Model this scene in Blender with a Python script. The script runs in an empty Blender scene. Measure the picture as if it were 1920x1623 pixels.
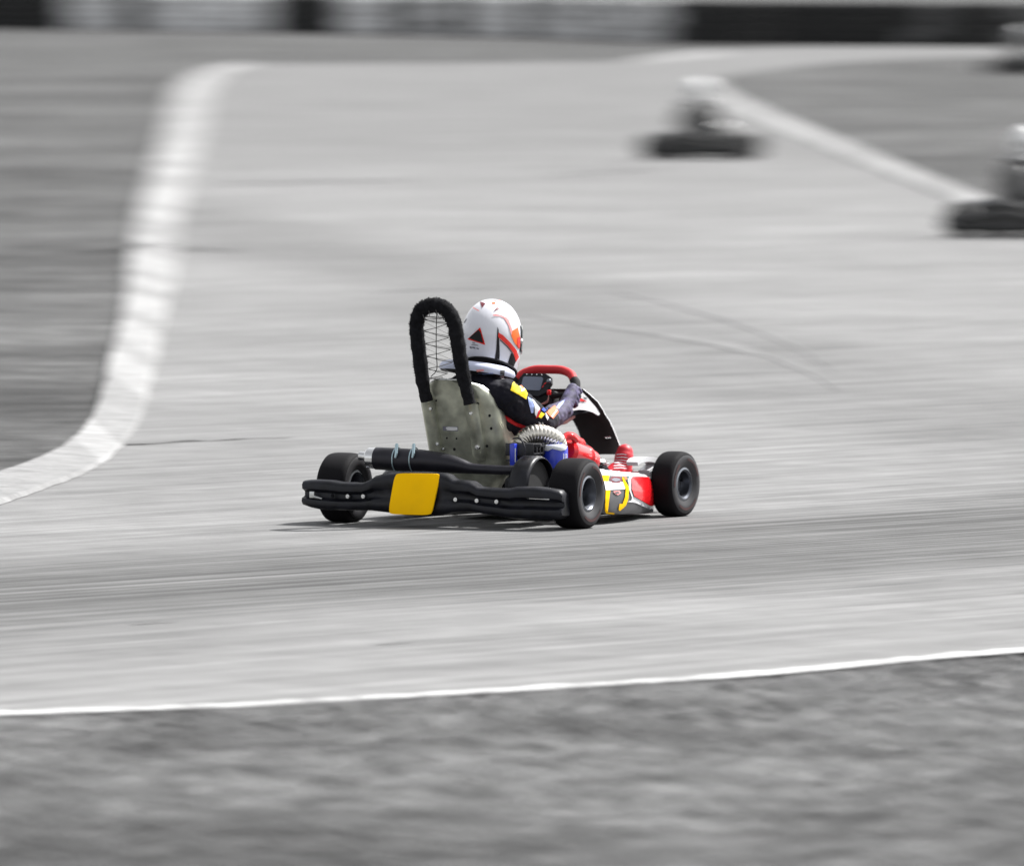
import bpy, bmesh, math, random
import numpy as np
from mathutils import Vector, Matrix, noise
from mathutils.bvhtree import BVHTree
from mathutils.geometry import delaunay_2d_cdt
random.seed(7)
sc = bpy.context.scene
col = sc.collection

# ------------------------------------------------------------------ camera, sky, sun, exposure
F_PX = 19300.0; CAM_H = 2.3; PITCH = math.atan((811.5+100)/F_PX)
cd = bpy.data.cameras.new('camera'); cam = bpy.data.objects.new('camera', cd); col.objects.link(cam)
cam.location = (0, 0, CAM_H); cam.rotation_euler = (math.pi/2-PITCH, 0, 0)
cd.sensor_width = 36; cd.lens = 36*F_PX/1920
cd.clip_start = 0.5; cd.clip_end = 6000
cd.dof.use_dof = True; cd.dof.focus_distance = 40.9; cd.dof.aperture_fstop = 6.5; cd.dof.aperture_ratio = 0.195
sc.camera = cam
SUN_EL = math.radians(51); SUN_AZ = math.radians(54)          # azimuth from +Y (away from camera) towards +X (right)
w = bpy.data.worlds.new('World'); sc.world = w; w.use_nodes = True
wt = w.node_tree; wt.nodes.clear()
sky = wt.nodes.new('ShaderNodeTexSky'); sky.sky_type = 'NISHITA'; sky.sun_disc = False
sky.sun_elevation = SUN_EL; sky.sun_rotation = SUN_AZ; sky.air_density = 1.0; sky.dust_density = 2.5
hs = wt.nodes.new('ShaderNodeHueSaturation'); hs.inputs['Saturation'].default_value = 0.13
bg = wt.nodes.new('ShaderNodeBackground'); bg.inputs['Strength'].default_value = 0.12
wo = wt.nodes.new('ShaderNodeOutputWorld')
wt.links.new(sky.outputs[0], hs.inputs['Color']); wt.links.new(hs.outputs[0], bg.inputs[0]); wt.links.new(bg.outputs[0], wo.inputs[0])
sd = bpy.data.lights.new('sun', 'SUN'); sd.energy = 4.2; sd.angle = math.radians(0.6); sd.color = (1, .985, .96)
sun = bpy.data.objects.new('sun', sd); col.objects.link(sun)
sdir = Vector((math.sin(SUN_AZ)*math.cos(SUN_EL), math.cos(SUN_AZ)*math.cos(SUN_EL), math.sin(SUN_EL)))
sun.rotation_euler = sdir.to_track_quat('Z', 'Y').to_euler()
sc.view_settings.view_transform = 'Standard'; sc.view_settings.look = 'None'
sc.view_settings.exposure = 0.85; sc.view_settings.gamma = 1
sc.cycles.max_bounces = 8

# ------------------------------------------------------------------ pixel -> place
cp, sp = math.cos(PITCH), math.sin(PITCH)
FWD = Vector((0, cp, -sp)); UP = Vector((0, sp, cp)); RT = Vector((1, 0, 0)); CP = Vector((0, 0, CAM_H))
def ray(px, py): return FWD + RT*((px-960)/F_PX) - UP*((py-811.5)/F_PX)
def G(px, py, z=0.0):
    d = ray(px, py); t = (z-CAM_H)/d.z; return CP + d*t
YAW = math.radians(26)
KO = G(862, 984)
KM = Matrix.Translation(KO) @ Matrix.Rotation(-YAW, 4, 'Z'); KI = KM.inverted()
KIR = KI.to_3x3(); KCP = KI @ CP
def L(px, py, y=None, x=None, z=None):
    d = KIR @ ray(px, py)
    if y is not None: t = (y-KCP.y)/d.y
    elif x is not None: t = (x-KCP.x)/d.x
    else: t = (z-KCP.z)/d.z
    return KCP + d*t

# ------------------------------------------------------------------ materials
MATS = {}
def N(nt, t, **k):
    n = nt.nodes.new(t)
    for a, b in k.items(): setattr(n, a, b)
    return n
def mat(name, c, rough=.5, metal=0., var=.12, vscale=9., bump=0., bscale=60., coat=0., grey=None, spec=.5):
    m = bpy.data.materials.new(name); m.use_nodes = True; nt = m.node_tree; b = nt.nodes['Principled BSDF']
    tc = N(nt, 'ShaderNodeTexCoord'); no = N(nt, 'ShaderNodeTexNoise'); no.inputs['Scale'].default_value = vscale; no.inputs['Detail'].default_value = 6
    nt.links.new(tc.outputs['Object'], no.inputs['Vector'])
    mr = N(nt, 'ShaderNodeMapRange'); mr.inputs[1].default_value = .3; mr.inputs[2].default_value = .7
    mr.inputs[3].default_value = 1-var; mr.inputs[4].default_value = 1+var; nt.links.new(no.outputs[0], mr.inputs[0])
    mx = N(nt, 'ShaderNodeVectorMath', operation='SCALE'); mx.inputs[0].default_value = c[:3]
    nt.links.new(mr.outputs[0], mx.inputs['Scale']); nt.links.new(mx.outputs[0], b.inputs['Base Color'])
    r2 = N(nt, 'ShaderNodeMapRange'); r2.inputs[1].default_value = .3; r2.inputs[2].default_value = .7
    r2.inputs[3].default_value = max(.02, rough-.08); r2.inputs[4].default_value = min(1, rough+.1); nt.links.new(no.outputs[0], r2.inputs[0])
    nt.links.new(r2.outputs[0], b.inputs['Roughness'])
    b.inputs['Metallic'].default_value = metal; b.inputs['Coat Weight'].default_value = coat; b.inputs['Specular IOR Level'].default_value = spec
    if bump:
        n2 = N(nt, 'ShaderNodeTexNoise'); n2.inputs['Scale'].default_value = bscale; n2.inputs['Detail'].default_value = 4
        nt.links.new(tc.outputs['Object'], n2.inputs['Vector'])
        bp = N(nt, 'ShaderNodeBump'); bp.inputs['Strength'].default_value = bump; bp.inputs['Distance'].default_value = .004
        nt.links.new(n2.outputs[0], bp.inputs['Height']); nt.links.new(bp.outputs[0], b.inputs['Normal'])
    MATS[name] = (m, dict(c=c, rough=rough, metal=metal, var=var, vscale=vscale, bump=bump, bscale=bscale, coat=coat, spec=spec), grey)
    return m
def grey_mat(m, dark=1.0):
    key = m.name+'_grey'
    if key in MATS: return MATS[key][0]
    _, k, g = MATS[m.name]; k = dict(k); c = k['c']; l = g if g is not None else .2126*c[0]+.7152*c[1]+.0722*c[2]
    if m.name != 'helmet_white': l = l*.6 if l > .08 else l*4.5
    k['c'] = (l, l, l); return mat(key, **k)

RUB = mat('tyre_rubber', (.0065, .006, .0075), .78, spec=.15, var=.4, vscale=14, bump=.15, bscale=140)
RUBSIDE = mat('tyre_sidewall', (.016, .015, .018), .5, var=.2, vscale=20)
REDPRINT = mat('faded_red_print', (.045, .012, .012), .6, var=.5, vscale=30, grey=.02)
RIM = mat('rim_metal', (.075, .08, .095), .34, .85)
RIMLIP = mat('rim_lip', (.22, .235, .26), .3, .9)
BLACKPL = mat('black_plastic', (.0075, .008, .012), .40, spec=.32, var=.6, vscale=22, bump=.08, bscale=90)
MATT = mat('matt_black', (.008, .008, .009), .8)
YELLOW = mat('yellow_plastic', (1.0, .56, .0005), .7, spec=.1, var=.07, vscale=7, grey=.5)
SEAT = mat('seat_alloy', (.45, .46, .375), .36, .6, var=.5, vscale=11, bump=.2, bscale=22)
SEATEDGE = mat('seat_edge', (.55, .56, .55), .3, .9)
FLEECE = mat('fleece_pad', (.009, .009, .011), .95, var=.5, vscale=60, bump=.9, bscale=220, spec=.2)
STRING = mat('lacing_string', (.16, .155, .15), .8)
STRINGB = mat('black_string', (.012, .012, .012), .8)
EXH = mat('exhaust_paint', (.018, .017, .024), .42, .35, var=.35, vscale=9)
CHROME = mat('bright_steel', (.72, .72, .72), .22, 1., var=.1)
SPRING = mat('zinc_spring', (.42, .55, .60), .35, .6)
BELLOW = mat('bellows_alloy', (.62, .59, .53), .26, .95, var=.1)
BLUE = mat('blue_plastic', (.02, .045, .52), .35, coat=.3, grey=.12)
ENG = mat('engine_black', (.028, .028, .032), .45, .3, var=.4, vscale=25)
RED = mat('red_plastic', (.80, .012, .018), .22, coat=.5, var=.05, grey=.35)
REDGRIP = mat('red_grip', (.50, .012, .018), .6, bump=.3, bscale=150, grey=.2)
WHITE = mat('white_paint', (.78, .78, .80), .25, coat=.5, var=.04)
HELM = mat('helmet_white', (.74, .745, .80), .22, coat=.6, var=.03)
DKRED = mat('vent_dark_red', (.16, .02, .03), .4)
ORANGE = mat('orange_paint', (.9, .14, .01), .3, grey=.4)
PINK = mat('pink_paint', (.9, .33, .32), .3, grey=.5)
HRED = mat('helmet_red', (.82, .02, .01), .25, coat=.4, grey=.3)
GREYP = mat('dark_grey_sticker', (.09, .09, .095), .4)
GREEN = mat('dark_green_sticker', (.02, .07, .06), .4)
TEXTG = mat('print_grey', (.2, .2, .24), .6)
SUIT = mat('suit_navy', (.005, .005, .011), .82, var=.35, vscale=16, bump=.5, bscale=45, spec=.3)
SUITP = mat('suit_sleeve', (.06, .052, .10), .75, var=.9, vscale=26, bump=.7, bscale=50, grey=.04)
GLOVE = mat('glove_fabric', (.085, .075, .14), .7, var=.9, vscale=40, bump=.5, bscale=70, grey=.06)
BOOT = mat('boot_red', (.62, .014, .03), .5, var=.15, vscale=20, grey=.12)
SRED = mat('suit_red', (.5, .008, .012), .7, grey=.2)
SYEL = mat('suit_yellow', (.95, .68, .005), .7, grey=.5)
SWHITE = mat('suit_white', (.72, .74, .78), .7)
SBLUE = mat('suit_light_blue', (.33, .42, .75), .7)
SDBLUE = mat('suit_blue', (.01, .06, .5), .7)
SORG = mat('suit_orange', (.9, .18, .06), .7, grey=.4)
COLLAR = mat('collar_white', (.58, .62, .78), .45, var=.1, vscale=20)
SCREEN = mat('screen_glass', (.17, .19, .25), .18, var=.1)
VISOR = mat('visor_tint', (.015, .03, .03), .08, coat=1.)
SKIN = mat('balaclava', (.012, .012, .013), .9)
LEVER = mat('pink_bracket', (.55, .27, .25), .4, grey=.3)
FRAME = mat('frame_tube', (.03, .03, .034), .35, .4, grey=.1)

# ------------------------------------------------------------------ mesh helpers
class MB:
    def __init__(s): s.v = []; s.f = []; s.m = []
    def add(s, v, f, mi=0):
        o = len(s.v); s.v += [Vector(p) for p in v]; s.f += [[i+o for i in q] for q in f]; s.m += [mi]*len(f); return s
    def build(s, name, mats, parent=None, smooth=True, ang=35, loc=None):
        me = bpy.data.meshes.new(name); me.from_pydata([tuple(p) for p in s.v], [], s.f)
        if not isinstance(mats, (list, tuple)): mats = [mats]
        for q in mats: me.materials.append(q)
        me.polygons.foreach_set('material_index', s.m)
        bm = bmesh.new(); bm.from_mesh(me); bmesh.ops.recalc_face_normals(bm, faces=bm.faces); bm.to_mesh(me); bm.free()
        if smooth:
            me.polygons.foreach_set('use_smooth', [True]*len(me.polygons)); me.set_sharp_from_angle(angle=math.radians(ang))
        me.update()
        o = bpy.data.objects.new(name, me); col.objects.link(o)
        if parent is not None: o.parent = parent
        if loc is not None: o.location = loc
        return o
def cat(pts, n=6, closed=False):
    pts = [Vector(p) for p in pts]; out = []; m = len(pts)
    for i in range(m if closed else m-1):
        p1, p2 = pts[i], pts[(i+1) % m]
        p0 = pts[(i-1) % m] if closed or i > 0 else p1*2-p2
        p3 = pts[(i+2) % m] if closed or i+2 < m else p2*2-p1
        for k in range(n):
            t = k/n
            out.append(.5*((2*p1)+(p2-p0)*t+(2*p0-5*p1+4*p2-p3)*t*t+(3*p1-p0-3*p2+p3)*t**3))
    if not closed: out.append(pts[-1])
    return out
def tube(pts, r, n=12, closed=False, cap=True):
    pts = [Vector(p) for p in pts]; m = len(pts); v = []; f = []
    rr = r if isinstance(r, (list, tuple)) else [r]*m
    nrm = None
    for i in range(m):
        a = pts[(i-1) % m] if (closed or i > 0) else pts[i]; b = pts[(i+1) % m] if (closed or i < m-1) else pts[i]
        t = (b-a).normalized()
        if nrm is None:
            nrm = t.orthogonal().normalized()
        nrm = (nrm-t*nrm.dot(t)).normalized(); bi = t.cross(nrm)
        for k in range(n):
            q = 2*math.pi*k/n; v.append(pts[i]+(nrm*math.cos(q)+bi*math.sin(q))*rr[i])
    for i in range(m if closed else m-1):
        j = (i+1) % m
        for k in range(n): f.append([i*n+k, i*n+(k+1) % n, j*n+(k+1) % n, j*n+k])
    if cap and not closed: f.append(list(range(n))[::-1]); f.append([(m-1)*n+k for k in range(n)])
    return v, f
def box(c, s, bev=.0, seg=2, rot=None):
    bm = bmesh.new(); bmesh.ops.create_cube(bm, size=1); bmesh.ops.scale(bm, vec=s, verts=bm.verts)
    if bev: bmesh.ops.bevel(bm, geom=bm.edges[:], offset=bev, segments=seg, affect='EDGES', profile=.5)
    M = Matrix.Translation(c) @ (rot.to_4x4() if rot is not None else Matrix.Identity(4)); bm.transform(M)
    bm.verts.ensure_lookup_table(); v = [q.co.copy() for q in bm.verts]; f = [[q.index for q in p.verts] for p in bm.faces]; bm.free(); return v, f
def lathe(prof, c, axis='X', n=40, closed=False):
    v = []; f = []; m = len(prof); c = Vector(c)
    for r, h in prof:
        for k in range(n):
            q = 2*math.pi*k/n; a, b = r*math.cos(q), r*math.sin(q)
            v.append(c+(Vector((h, a, b)) if axis == 'X' else Vector((a, h, b)) if axis == 'Y' else Vector((a, b, h))))
    for i in range(m-(0 if closed else 1)):
        j = (i+1) % m
        for k in range(n): f.append([i*n+k, i*n+(k+1) % n, j*n+(k+1) % n, j*n+k])
    return v, f
def prism(a, b):
    n = len(a); return list(a)+list(b), [list(range(n))[::-1], list(range(n, 2*n))]+[[i, (i+1) % n, n+(i+1) % n, n+i] for i in range(n)]
def ell(c, s, n=16, rot=None):
    bm = bmesh.new(); bmesh.ops.create_uvsphere(bm, u_segments=n, v_segments=n//2+2, radius=1)
    M = Matrix.Translation(c) @ (rot.to_4x4() if rot is not None else Matrix.Identity(4)) @ Matrix.Diagonal((*s, 1)); bm.transform(M)
    v = [q.co.copy() for q in bm.verts]; f = [[q.index for q in p.verts] for p in bm.faces]; bm.free(); return v, f
def bolt(p, d, r=.006, h=.004):
    d = Vector(d).normalized(); return tube([p, Vector(p)+d*h], [r, r*.85], 8)
def bvh_of(o):
    me = o.data; return BVHTree.FromPolygons([v.co.copy() for v in me.vertices], [list(p.vertices) for p in me.polygons])
def decal(name, bvh, poly, m, parent, off=.0015, step=2.2, origin=(0, 0), scale=1.0, thick=0.0):
    """a sticker or a painted field lying on a surface: outline found on the surface, then laid on it"""
    P = [Vector((origin[0]+x/scale, origin[1]+y/scale)) for x, y in poly]
    pts = []; n = len(P)
    for i in range(n):
        a, b = P[i], P[(i+1) % n]; k = max(1, int((b-a).length/step))
        for j in range(k): pts.append(a.lerp(b, j/k))
    nb = len(pts); x0 = min(p.x for p in P); x1 = max(p.x for p in P); y0 = min(p.y for p in P); y1 = max(p.y for p in P)
    def ins(q):
        c = False
        for i in range(n):
            a, b = P[i], P[(i+1) % n]
            if (a.y > q.y) != (b.y > q.y) and q.x < (b.x-a.x)*(q.y-a.y)/(b.y-a.y)+a.x: c = not c
        return c
    y = y0+step*.5
    while y < y1:
        x = x0+step*.5
        while x < x1:
            q = Vector((x, y))
            if ins(q) and min((q-p).length for p in pts[:nb]) > step*.45: pts.append(q)
            x += step
        y += step
    r = delaunay_2d_cdt(pts, [(i, (i+1) % nb) for i in range(nb)], [list(range(nb))], 1, 1e-5)
    vs, fs = r[0], r[2]; co = []
    for q in vs:
        d = (KIR @ ray(q.x, q.y)).normalized(); h, nn, _, _ = bvh.ray_cast(KCP, d)
        if h is None: co.append(None)
        else:
            if nn.dot(d) > 0: nn = -nn
            co.append(h+nn*off-d*off*.5)
    mb = MB(); idx = {}; 
    for i, c in enumerate(co):
        if c is not None: idx[i] = len(mb.v); mb.v.append(c)
    for f in fs:
        if all(i in idx for i in f):
            q = [co[i] for i in f]
            if max((q[i]-q[(i+1) % len(q)]).length for i in range(len(q))) < .06: mb.f.append([idx[i] for i in f]); mb.m.append(0)
    if not mb.f: return None
    return mb.build(name, m, parent)
def thing(name, label, category, loc=(0, 0, 0), rotz=0, group=None):
    o = bpy.data.objects.new(name, None); col.objects.link(o); o.location = loc; o.rotation_euler = (0, 0, rotz); o.empty_display_size = .2
    o['label'] = label; o['category'] = category
    if group: o['group'] = group
    return o
def struct(o, kind='structure', label=None):
    o['kind'] = kind
    if label: o['label'] = label
    return o

# ------------------------------------------------------------------ ground, track, kerbs
def ground_mat(name, dark, light, scale, bump, stretch=None, streak=0.0, fine=60, band=None, speck=0.0, far=None, band2=None, patch=0.0):
    m = bpy.data.materials.new(name); m.use_nodes = True; nt = m.node_tree; b = nt.nodes['Principled BSDF']; b.inputs['Roughness'].default_value = .93
    b.inputs['Specular IOR Level'].default_value = .2
    geo = N(nt, 'ShaderNodeNewGeometry')
    def noise_at(scale, detail=5, rough=.6, vec=None):
        n = N(nt, 'ShaderNodeTexNoise'); n.inputs['Scale'].default_value = scale; n.inputs['Detail'].default_value = detail; n.inputs['Roughness'].default_value = rough
        nt.links.new(vec if vec is not None else geo.outputs['Position'], n.inputs['Vector']); return n
    def rng(src, a, b_, c, d):
        r = N(nt, 'ShaderNodeMapRange'); r.inputs[1].default_value = a; r.inputs[2].default_value = b_; r.inputs[3].default_value = c; r.inputs[4].default_value = d
        nt.links.new(src, r.inputs[0]); return r.outputs[0]
    def mul(a, b_):
        x = N(nt, 'ShaderNodeMath', operation='MULTIPLY'); nt.links.new(a, x.inputs[0])
        if isinstance(b_, float): x.inputs[1].default_value = b_
        else: nt.links.new(b_, x.inputs[1])
        return x.outputs[0]
    n1 = noise_at(scale, 6, .62); n2 = noise_at(fine, 3, .7); n3 = noise_at(scale*.13, 3, .5)
    mid = (dark+light)/2; v = rng(n1.outputs[0], .32, .68, dark/mid, light/mid)
    v = mul(v, rng(n2.outputs[0], .25, .75, 1-speck, 1+speck)); v = mul(v, rng(n3.outputs[0], .3, .7, .93, 1.07))
    if patch:
        for sc_ in (.9, .33, .11): v = mul(v, rng(noise_at(sc_, 3, .6).outputs[0], .34, .66, 1-patch, 1+patch))
    if stretch:
        mp = N(nt, 'ShaderNodeMapping', vector_type='TEXTURE'); mp.inputs['Rotation'].default_value = (0, 0, stretch[0])
        mp.inputs['Scale'].default_value = (stretch[1], stretch[2], 1)      # texture type divides: long along local x
        nt.links.new(geo.outputs['Position'], mp.inputs['Vector'])
        s1 = noise_at(1.0, 5, .62, mp.outputs[0]); s1.inputs['Distortion'].default_value = .35
        v = mul(v, rng(s1.outputs[0], .28, .72, 1-streak, 1+streak*.75))
        mp2 = N(nt, 'ShaderNodeMapping', vector_type='TEXTURE'); mp2.inputs['Rotation'].default_value = (0, 0, stretch[0]-.03)
        mp2.inputs['Scale'].default_value = (stretch[1]*2.2, stretch[2]*.35, 1); nt.links.new(geo.outputs['Position'], mp2.inputs['Vector'])
        s2 = noise_at(1.0, 4, .6, mp2.outputs[0]); n4 = noise_at(.55, 3, .55)
        ma = N(nt, 'ShaderNodeMath', operation='MULTIPLY_ADD'); nt.links.new(mul(rng(s2.outputs[0], .3, .62, -streak*.9, streak*.1), rng(n4.outputs[0], .38, .62, .15, 1.0)), ma.inputs[0]); ma.inputs[1].default_value = 1; ma.inputs[2].default_value = 1
        v = mul(v, ma.outputs[0]); n5 = noise_at(.3, 2, .5); v = mul(v, rng(n5.outputs[0], .35, .65, .93, 1.05))
        mp3 = N(nt, 'ShaderNodeMapping', vector_type='TEXTURE'); mp3.inputs['Rotation'].default_value = (0, 0, stretch[0]+.05)
        mp3.inputs['Scale'].default_value = (1.1, .13, 1); nt.links.new(geo.outputs['Position'], mp3.inputs['Vector'])
        s3 = noise_at(1.0, 1.5, .5, mp3.outputs[0]); v = mul(v, rng(s3.outputs[0], .66, .74, 1, .78))
        if far:          # older, darker surfacing further up the track
            sx = N(nt, 'ShaderNodeSeparateXYZ'); nt.links.new(geo.outputs['Position'], sx.inputs[0]); v = mul(v, rng(sx.outputs[1], far[0], far[1], 1, far[2]))
        jobs = [band] if band else []
        if band2:
            d2 = (G(1700, 790)-G(950, 600)).normalized(); jobs.append((band2[0], (-d2.y, d2.x, 0), band2[1], band2[2]))
        for A, nrm, wd, st in jobs:
            dt = N(nt, 'ShaderNodeVectorMath', operation='DOT_PRODUCT'); sb = N(nt, 'ShaderNodeVectorMath', operation='SUBTRACT')
            nt.links.new(geo.outputs['Position'], sb.inputs[0]); sb.inputs[1].default_value = A
            nt.links.new(sb.outputs[0], dt.inputs[0]); dt.inputs[1].default_value = nrm
            nb_ = noise_at(.12, 2, .5); wob = rng(nb_.outputs[0], .3, .7, -.35, .35)
            ad = N(nt, 'ShaderNodeMath', operation='ADD'); nt.links.new(dt.outputs['Value'], ad.inputs[0]); nt.links.new(wob, ad.inputs[1])
            ab = N(nt, 'ShaderNodeMath', operation='ABSOLUTE'); nt.links.new(ad.outputs[0], ab.inputs[0])
            sm = N(nt, 'ShaderNodeMapRange', interpolation_type='SMOOTHERSTEP'); sm.inputs[1].default_value = wd*.15; sm.inputs[2].default_value = wd; sm.inputs[3].default_value = st; sm.inputs[4].default_value = 0
            nt.links.new(ab.outputs[0], sm.inputs[0])
            mm = mul(sm.outputs[0], rng(s2.outputs[0], .35, .65, 1.25, .45))
            iv = N(nt, 'ShaderNodeMath', operation='SUBTRACT'); iv.inputs[0].default_value = 1; nt.links.new(mm, iv.inputs[1]); v = mul(v, iv.outputs[0])
    cl = N(nt, 'ShaderNodeCombineColor'); v = mul(v, float(mid))
    for i in range(3): nt.links.new(v, cl.inputs[i])
    nt.links.new(cl.outputs[0], b.inputs['Base Color'])
    if bump:
        bp = N(nt, 'ShaderNodeBump'); bp.inputs['Strength'].default_value = bump; bp.inputs['Distance'].default_value = .02
        nt.links.new(n2.outputs[0], bp.inputs['Height']); nt.links.new(bp.outputs[0], b.inputs['Normal'])
    return m
BA = G(900, 1062); BB = G(1900, 992); bdir = (BB-BA).normalized(); bn = Vector((-bdir.y, bdir.x, 0))
ANG = math.atan2(bdir.y, bdir.x)
TARMAC = ground_mat('tarmac_pale', .176, .222, 3.0, .25, stretch=(ANG, 2.6, .16), streak=.3, fine=70, speck=.06, band=(tuple(BA), tuple(bn), 2.5, .50), far=(92, 122, .82), band2=(tuple(G(1300, 650)), 1.8, .24))
GRASSM = ground_mat('grass_ground', .040, .098, 2.6, .9, fine=22, speck=.22, patch=.26)
KERBA = ground_mat('kerb_white', .235, .345, 5.0, .2, fine=30, speck=.16)
KERBB = ground_mat('kerb_worn', .185, .275, 5.0, .2, fine=30, speck=.2)
LINEM = ground_mat('line_paint', .34, .56, 6.0, .2, fine=40, speck=.2)

def sheet(name, pts, z, m, label=None):
    mb = MB(); mb.add([Vector((p.x, p.y, z)) for p in pts], [list(range(len(pts)))]); o = mb.build(name, m, smooth=False)
    me = o.data
    if me.polygons[0].normal.z < 0: me.flip_normals()
    return struct(o, label=label)
gb = MB(); gb.add([(-3000, -200, -.012), (3000, -200, -.012), (3000, 5000, -.012), (-3000, 5000, -.012)], [[0, 1, 2, 3]])
struct(gb.build('ground', GRASSM, smooth=False), label='grey mown grass ground on both sides of the track')

def curve(px, n=8): return cat([G(*p) for p in px], n)
kout = [(-260, 985), (-110, 935), (0, 893), (70, 868), (128, 835), (168, 790), (188, 735), (203, 670), (222, 610), (233, 545), (240, 475), (256, 400), (276, 340), (297, 275), (314, 220), (325, 182), (345, 153), (376, 135), (415, 125), (462, 120)]
kin = [(-260, 1040), (-110, 995), (0, 953), (100, 918), (190, 880), (235, 842), (272, 795), (294, 715), (310, 640), (325, 560), (340, 500), (345, 410), (362, 340), (380, 265), (388, 215), (393, 180), (400, 162), (412, 147), (428, 135), (466, 122)]
KO_, KI_ = curve(kout, 10), curve(kin, 10)
KI_ = [b.lerp(a, .10+.06*noise.noise(Vector((i*.35, 1, 4)))) for i, (a, b) in enumerate(zip(KO_, KI_))]
KO_ = [a.lerp(b, .05*noise.noise(Vector((i*.5, 9, 2)))+.02) for i, (a, b) in enumerate(zip(KO_, KI_))]
far = curve([(500, 121), (650, 119.5), (900, 118), (1100, 116), (1220, 113), (1275, 106), (1325, 98), (1400, 92), (1500, 88), (1700, 87.5), (1900, 88.5), (2100, 90)], 6)
inf_top = [(2100, 100), (1980, 103), (1850, 107), (1700, 112), (1560, 119), (1450, 131), (1400, 138), (1352, 144), (1338, 149)]
inf_bot = [(1338, 149), (1340, 158), (1356, 172), (1420, 203), (1500, 236), (1600, 276), (1700, 317), (1790, 352), (1870, 385), (1980, 425), (2150, 470)]
near = [(2150, 1196), (2000, 1214), (1920, 1224), (1800, 1233), (1700, 1242), (1550, 1257), (1400, 1270), (1200, 1283), (1000, 1296), (800, 1307), (600, 1319), (450, 1327), (300, 1332), (100, 1339), (0, 1343), (-200, 1352)]
NEAR = curve(near, 6)
# the track runs on past both sides of the picture
mid_in = KI_
track = mid_in + far + [Vector((60, far[-1].y, 0)), Vector((60, NEAR[0].y+4, 0))] + NEAR + [Vector((-25, NEAR[-1].y-8, 0)), Vector((-25, KI_[0].y-8, 0))]
sheet('track', track, 0, TARMAC, 'pale rubber streaked tarmac race track')
it, ib = curve(inf_top, 6), curve(inf_bot, 6)
sheet('infield', it+ib[1:]+[Vector((60, ib[-1].y-10, 0)), Vector((60, it[0].y, 0))], .006, GRASSM, 'grass infield inside the bend')

def strip(name, A, B, z, mats, seg, label, h=.02):
    mb = MB(); n = min(len(A), len(B)); s = 0; lastA = None; mi = []
    rows = []
    for i in range(n):
        a, b = A[i], B[i]; rows.append((a, a.lerp(b, .06), a.lerp(b, .94), b))
    for i, r in enumerate(rows):
        mb.v += [Vector((r[0].x, r[0].y, z-.01)), Vector((r[1].x, r[1].y, z+h)), Vector((r[2].x, r[2].y, z+h*.5)), Vector((r[3].x, r[3].y, z-.002))]
    for i in range(n-1):
        s += ((A[i+1]-A[i]).length+(B[i+1]-B[i]).length)/2
        bl_ = int(s/seg); k = int(abs(math.sin(bl_*12.9898+seg)*43758.5)) % len(mats)
        for j in range(3): mb.f.append([i*4+j, i*4+j+1, i*4+5+j, i*4+4+j]); mb.m.append(k)
    o = mb.build(name, mats, smooth=False); return struct(o, label=label)
def dense(A, B, k=6):
    a, b = [], []
    for i in range(len(A)-1):
        for j in range(k): a.append(A[i].lerp(A[i+1], j/k)); b.append(B[i].lerp(B[i+1], j/k))
    return a+[A[-1]], b+[B[-1]]
a_, b_ = dense(KO_, KI_)
strip('kerb', a_, b_, .004, [KERBA, KERBB], 1.7, 'worn white kerb blocks curving along the left edge', .03)
ko2 = curve(inf_bot, 8); ki2 = curve([(1330, 150), (1312, 163), (1337, 186), (1405, 218), (1485, 252), (1583, 294), (1682, 334), (1773, 370), (1855, 403), (1965, 444), (2135, 492)], 8)
a_, b_ = dense(ko2, ki2)
strip('kerb_inside', a_, b_, .010, [KERBB, KERBA], 2.2, 'worn white kerb along the infield grass', .03)
kf = curve([(1210, 111), (1260, 104.5), (1345, 96)], 8); kf2 = curve([(1180, 117), (1260, 112.5), (1360, 104)], 8)
a_, b_ = dense(kf, kf2); strip('kerb_far', a_, b_, .006, [KERBB], 9, 'small white kerb at the far grass corner', .03)
lo, li = [], []
for i, p in enumerate(NEAR):
    w_ = .135+.11*noise.noise(Vector((i*.27, 3, 0)))+(.03 if i % 3 else 0)
    lo.append(p.copy()); li.append(p+Vector((-.05, w_, 0)))
lm = MB()
for a, b in zip(lo, li): lm.v += [Vector((a.x, a.y, .004)), Vector((b.x, b.y, .004))]
for i in range(len(lo)-1): lm.f.append([2*i, 2*i+2, 2*i+3, 2*i+1]); lm.m.append(0)
struct(lm.build('edge_line', LINEM, smooth=False), label='white painted edge line along the near grass')

SEAMM = ground_mat('tar_seam', .085, .12, 3.0, .2, fine=30, speck=.3)
for (p, q, wd_, lab) in (((150, 470), (455, 467), .5, 'dark tar seam across the left kerb'), ((60, 842), (560, 819), .13, 'thin dark tar seam running out from the lower left kerb'),
                         ((395, 346), (800, 337), .7, 'faint tar seam across the upper track'), ((1000, 332), (1250, 318), .5, 'short tar seam below the distant kart'),
                         ((700, 548), (985, 541), .16, 'short tar seam beside the driver helmet'), ((240, 1171), (330, 1167), .05, 'small dark scuff on the lower left track'), ((700, 1209), (780, 1205), .05, 'small dark scuff on the lower middle track')):
    A, B = G(*p), G(*q); n_ = 60; sm_ = MB()
    for i in range(n_+1):
        t = i/n_; c = A.lerp(B, t); c.y += noise.noise(Vector((t*6, wd_*9, 1)))*wd_*1.3; hwd = wd_*.5*math.sin(math.pi*t)**.5*(.6+.6*noise.noise(Vector((t*14, 3, wd_*5))))
        z_ = .045 if p[0] < 200 and i < 40 and wd_ > .3 else .004
        sm_.v += [Vector((c.x, c.y-hwd, z_)), Vector((c.x, c.y+hwd, z_))]
    for i in range(n_): sm_.f.append([2*i, 2*i+2, 2*i+3, 2*i+1]); sm_.m.append(0)
    struct(sm_.build('track_seam', SEAMM, smooth=False), label=lab)

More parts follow.
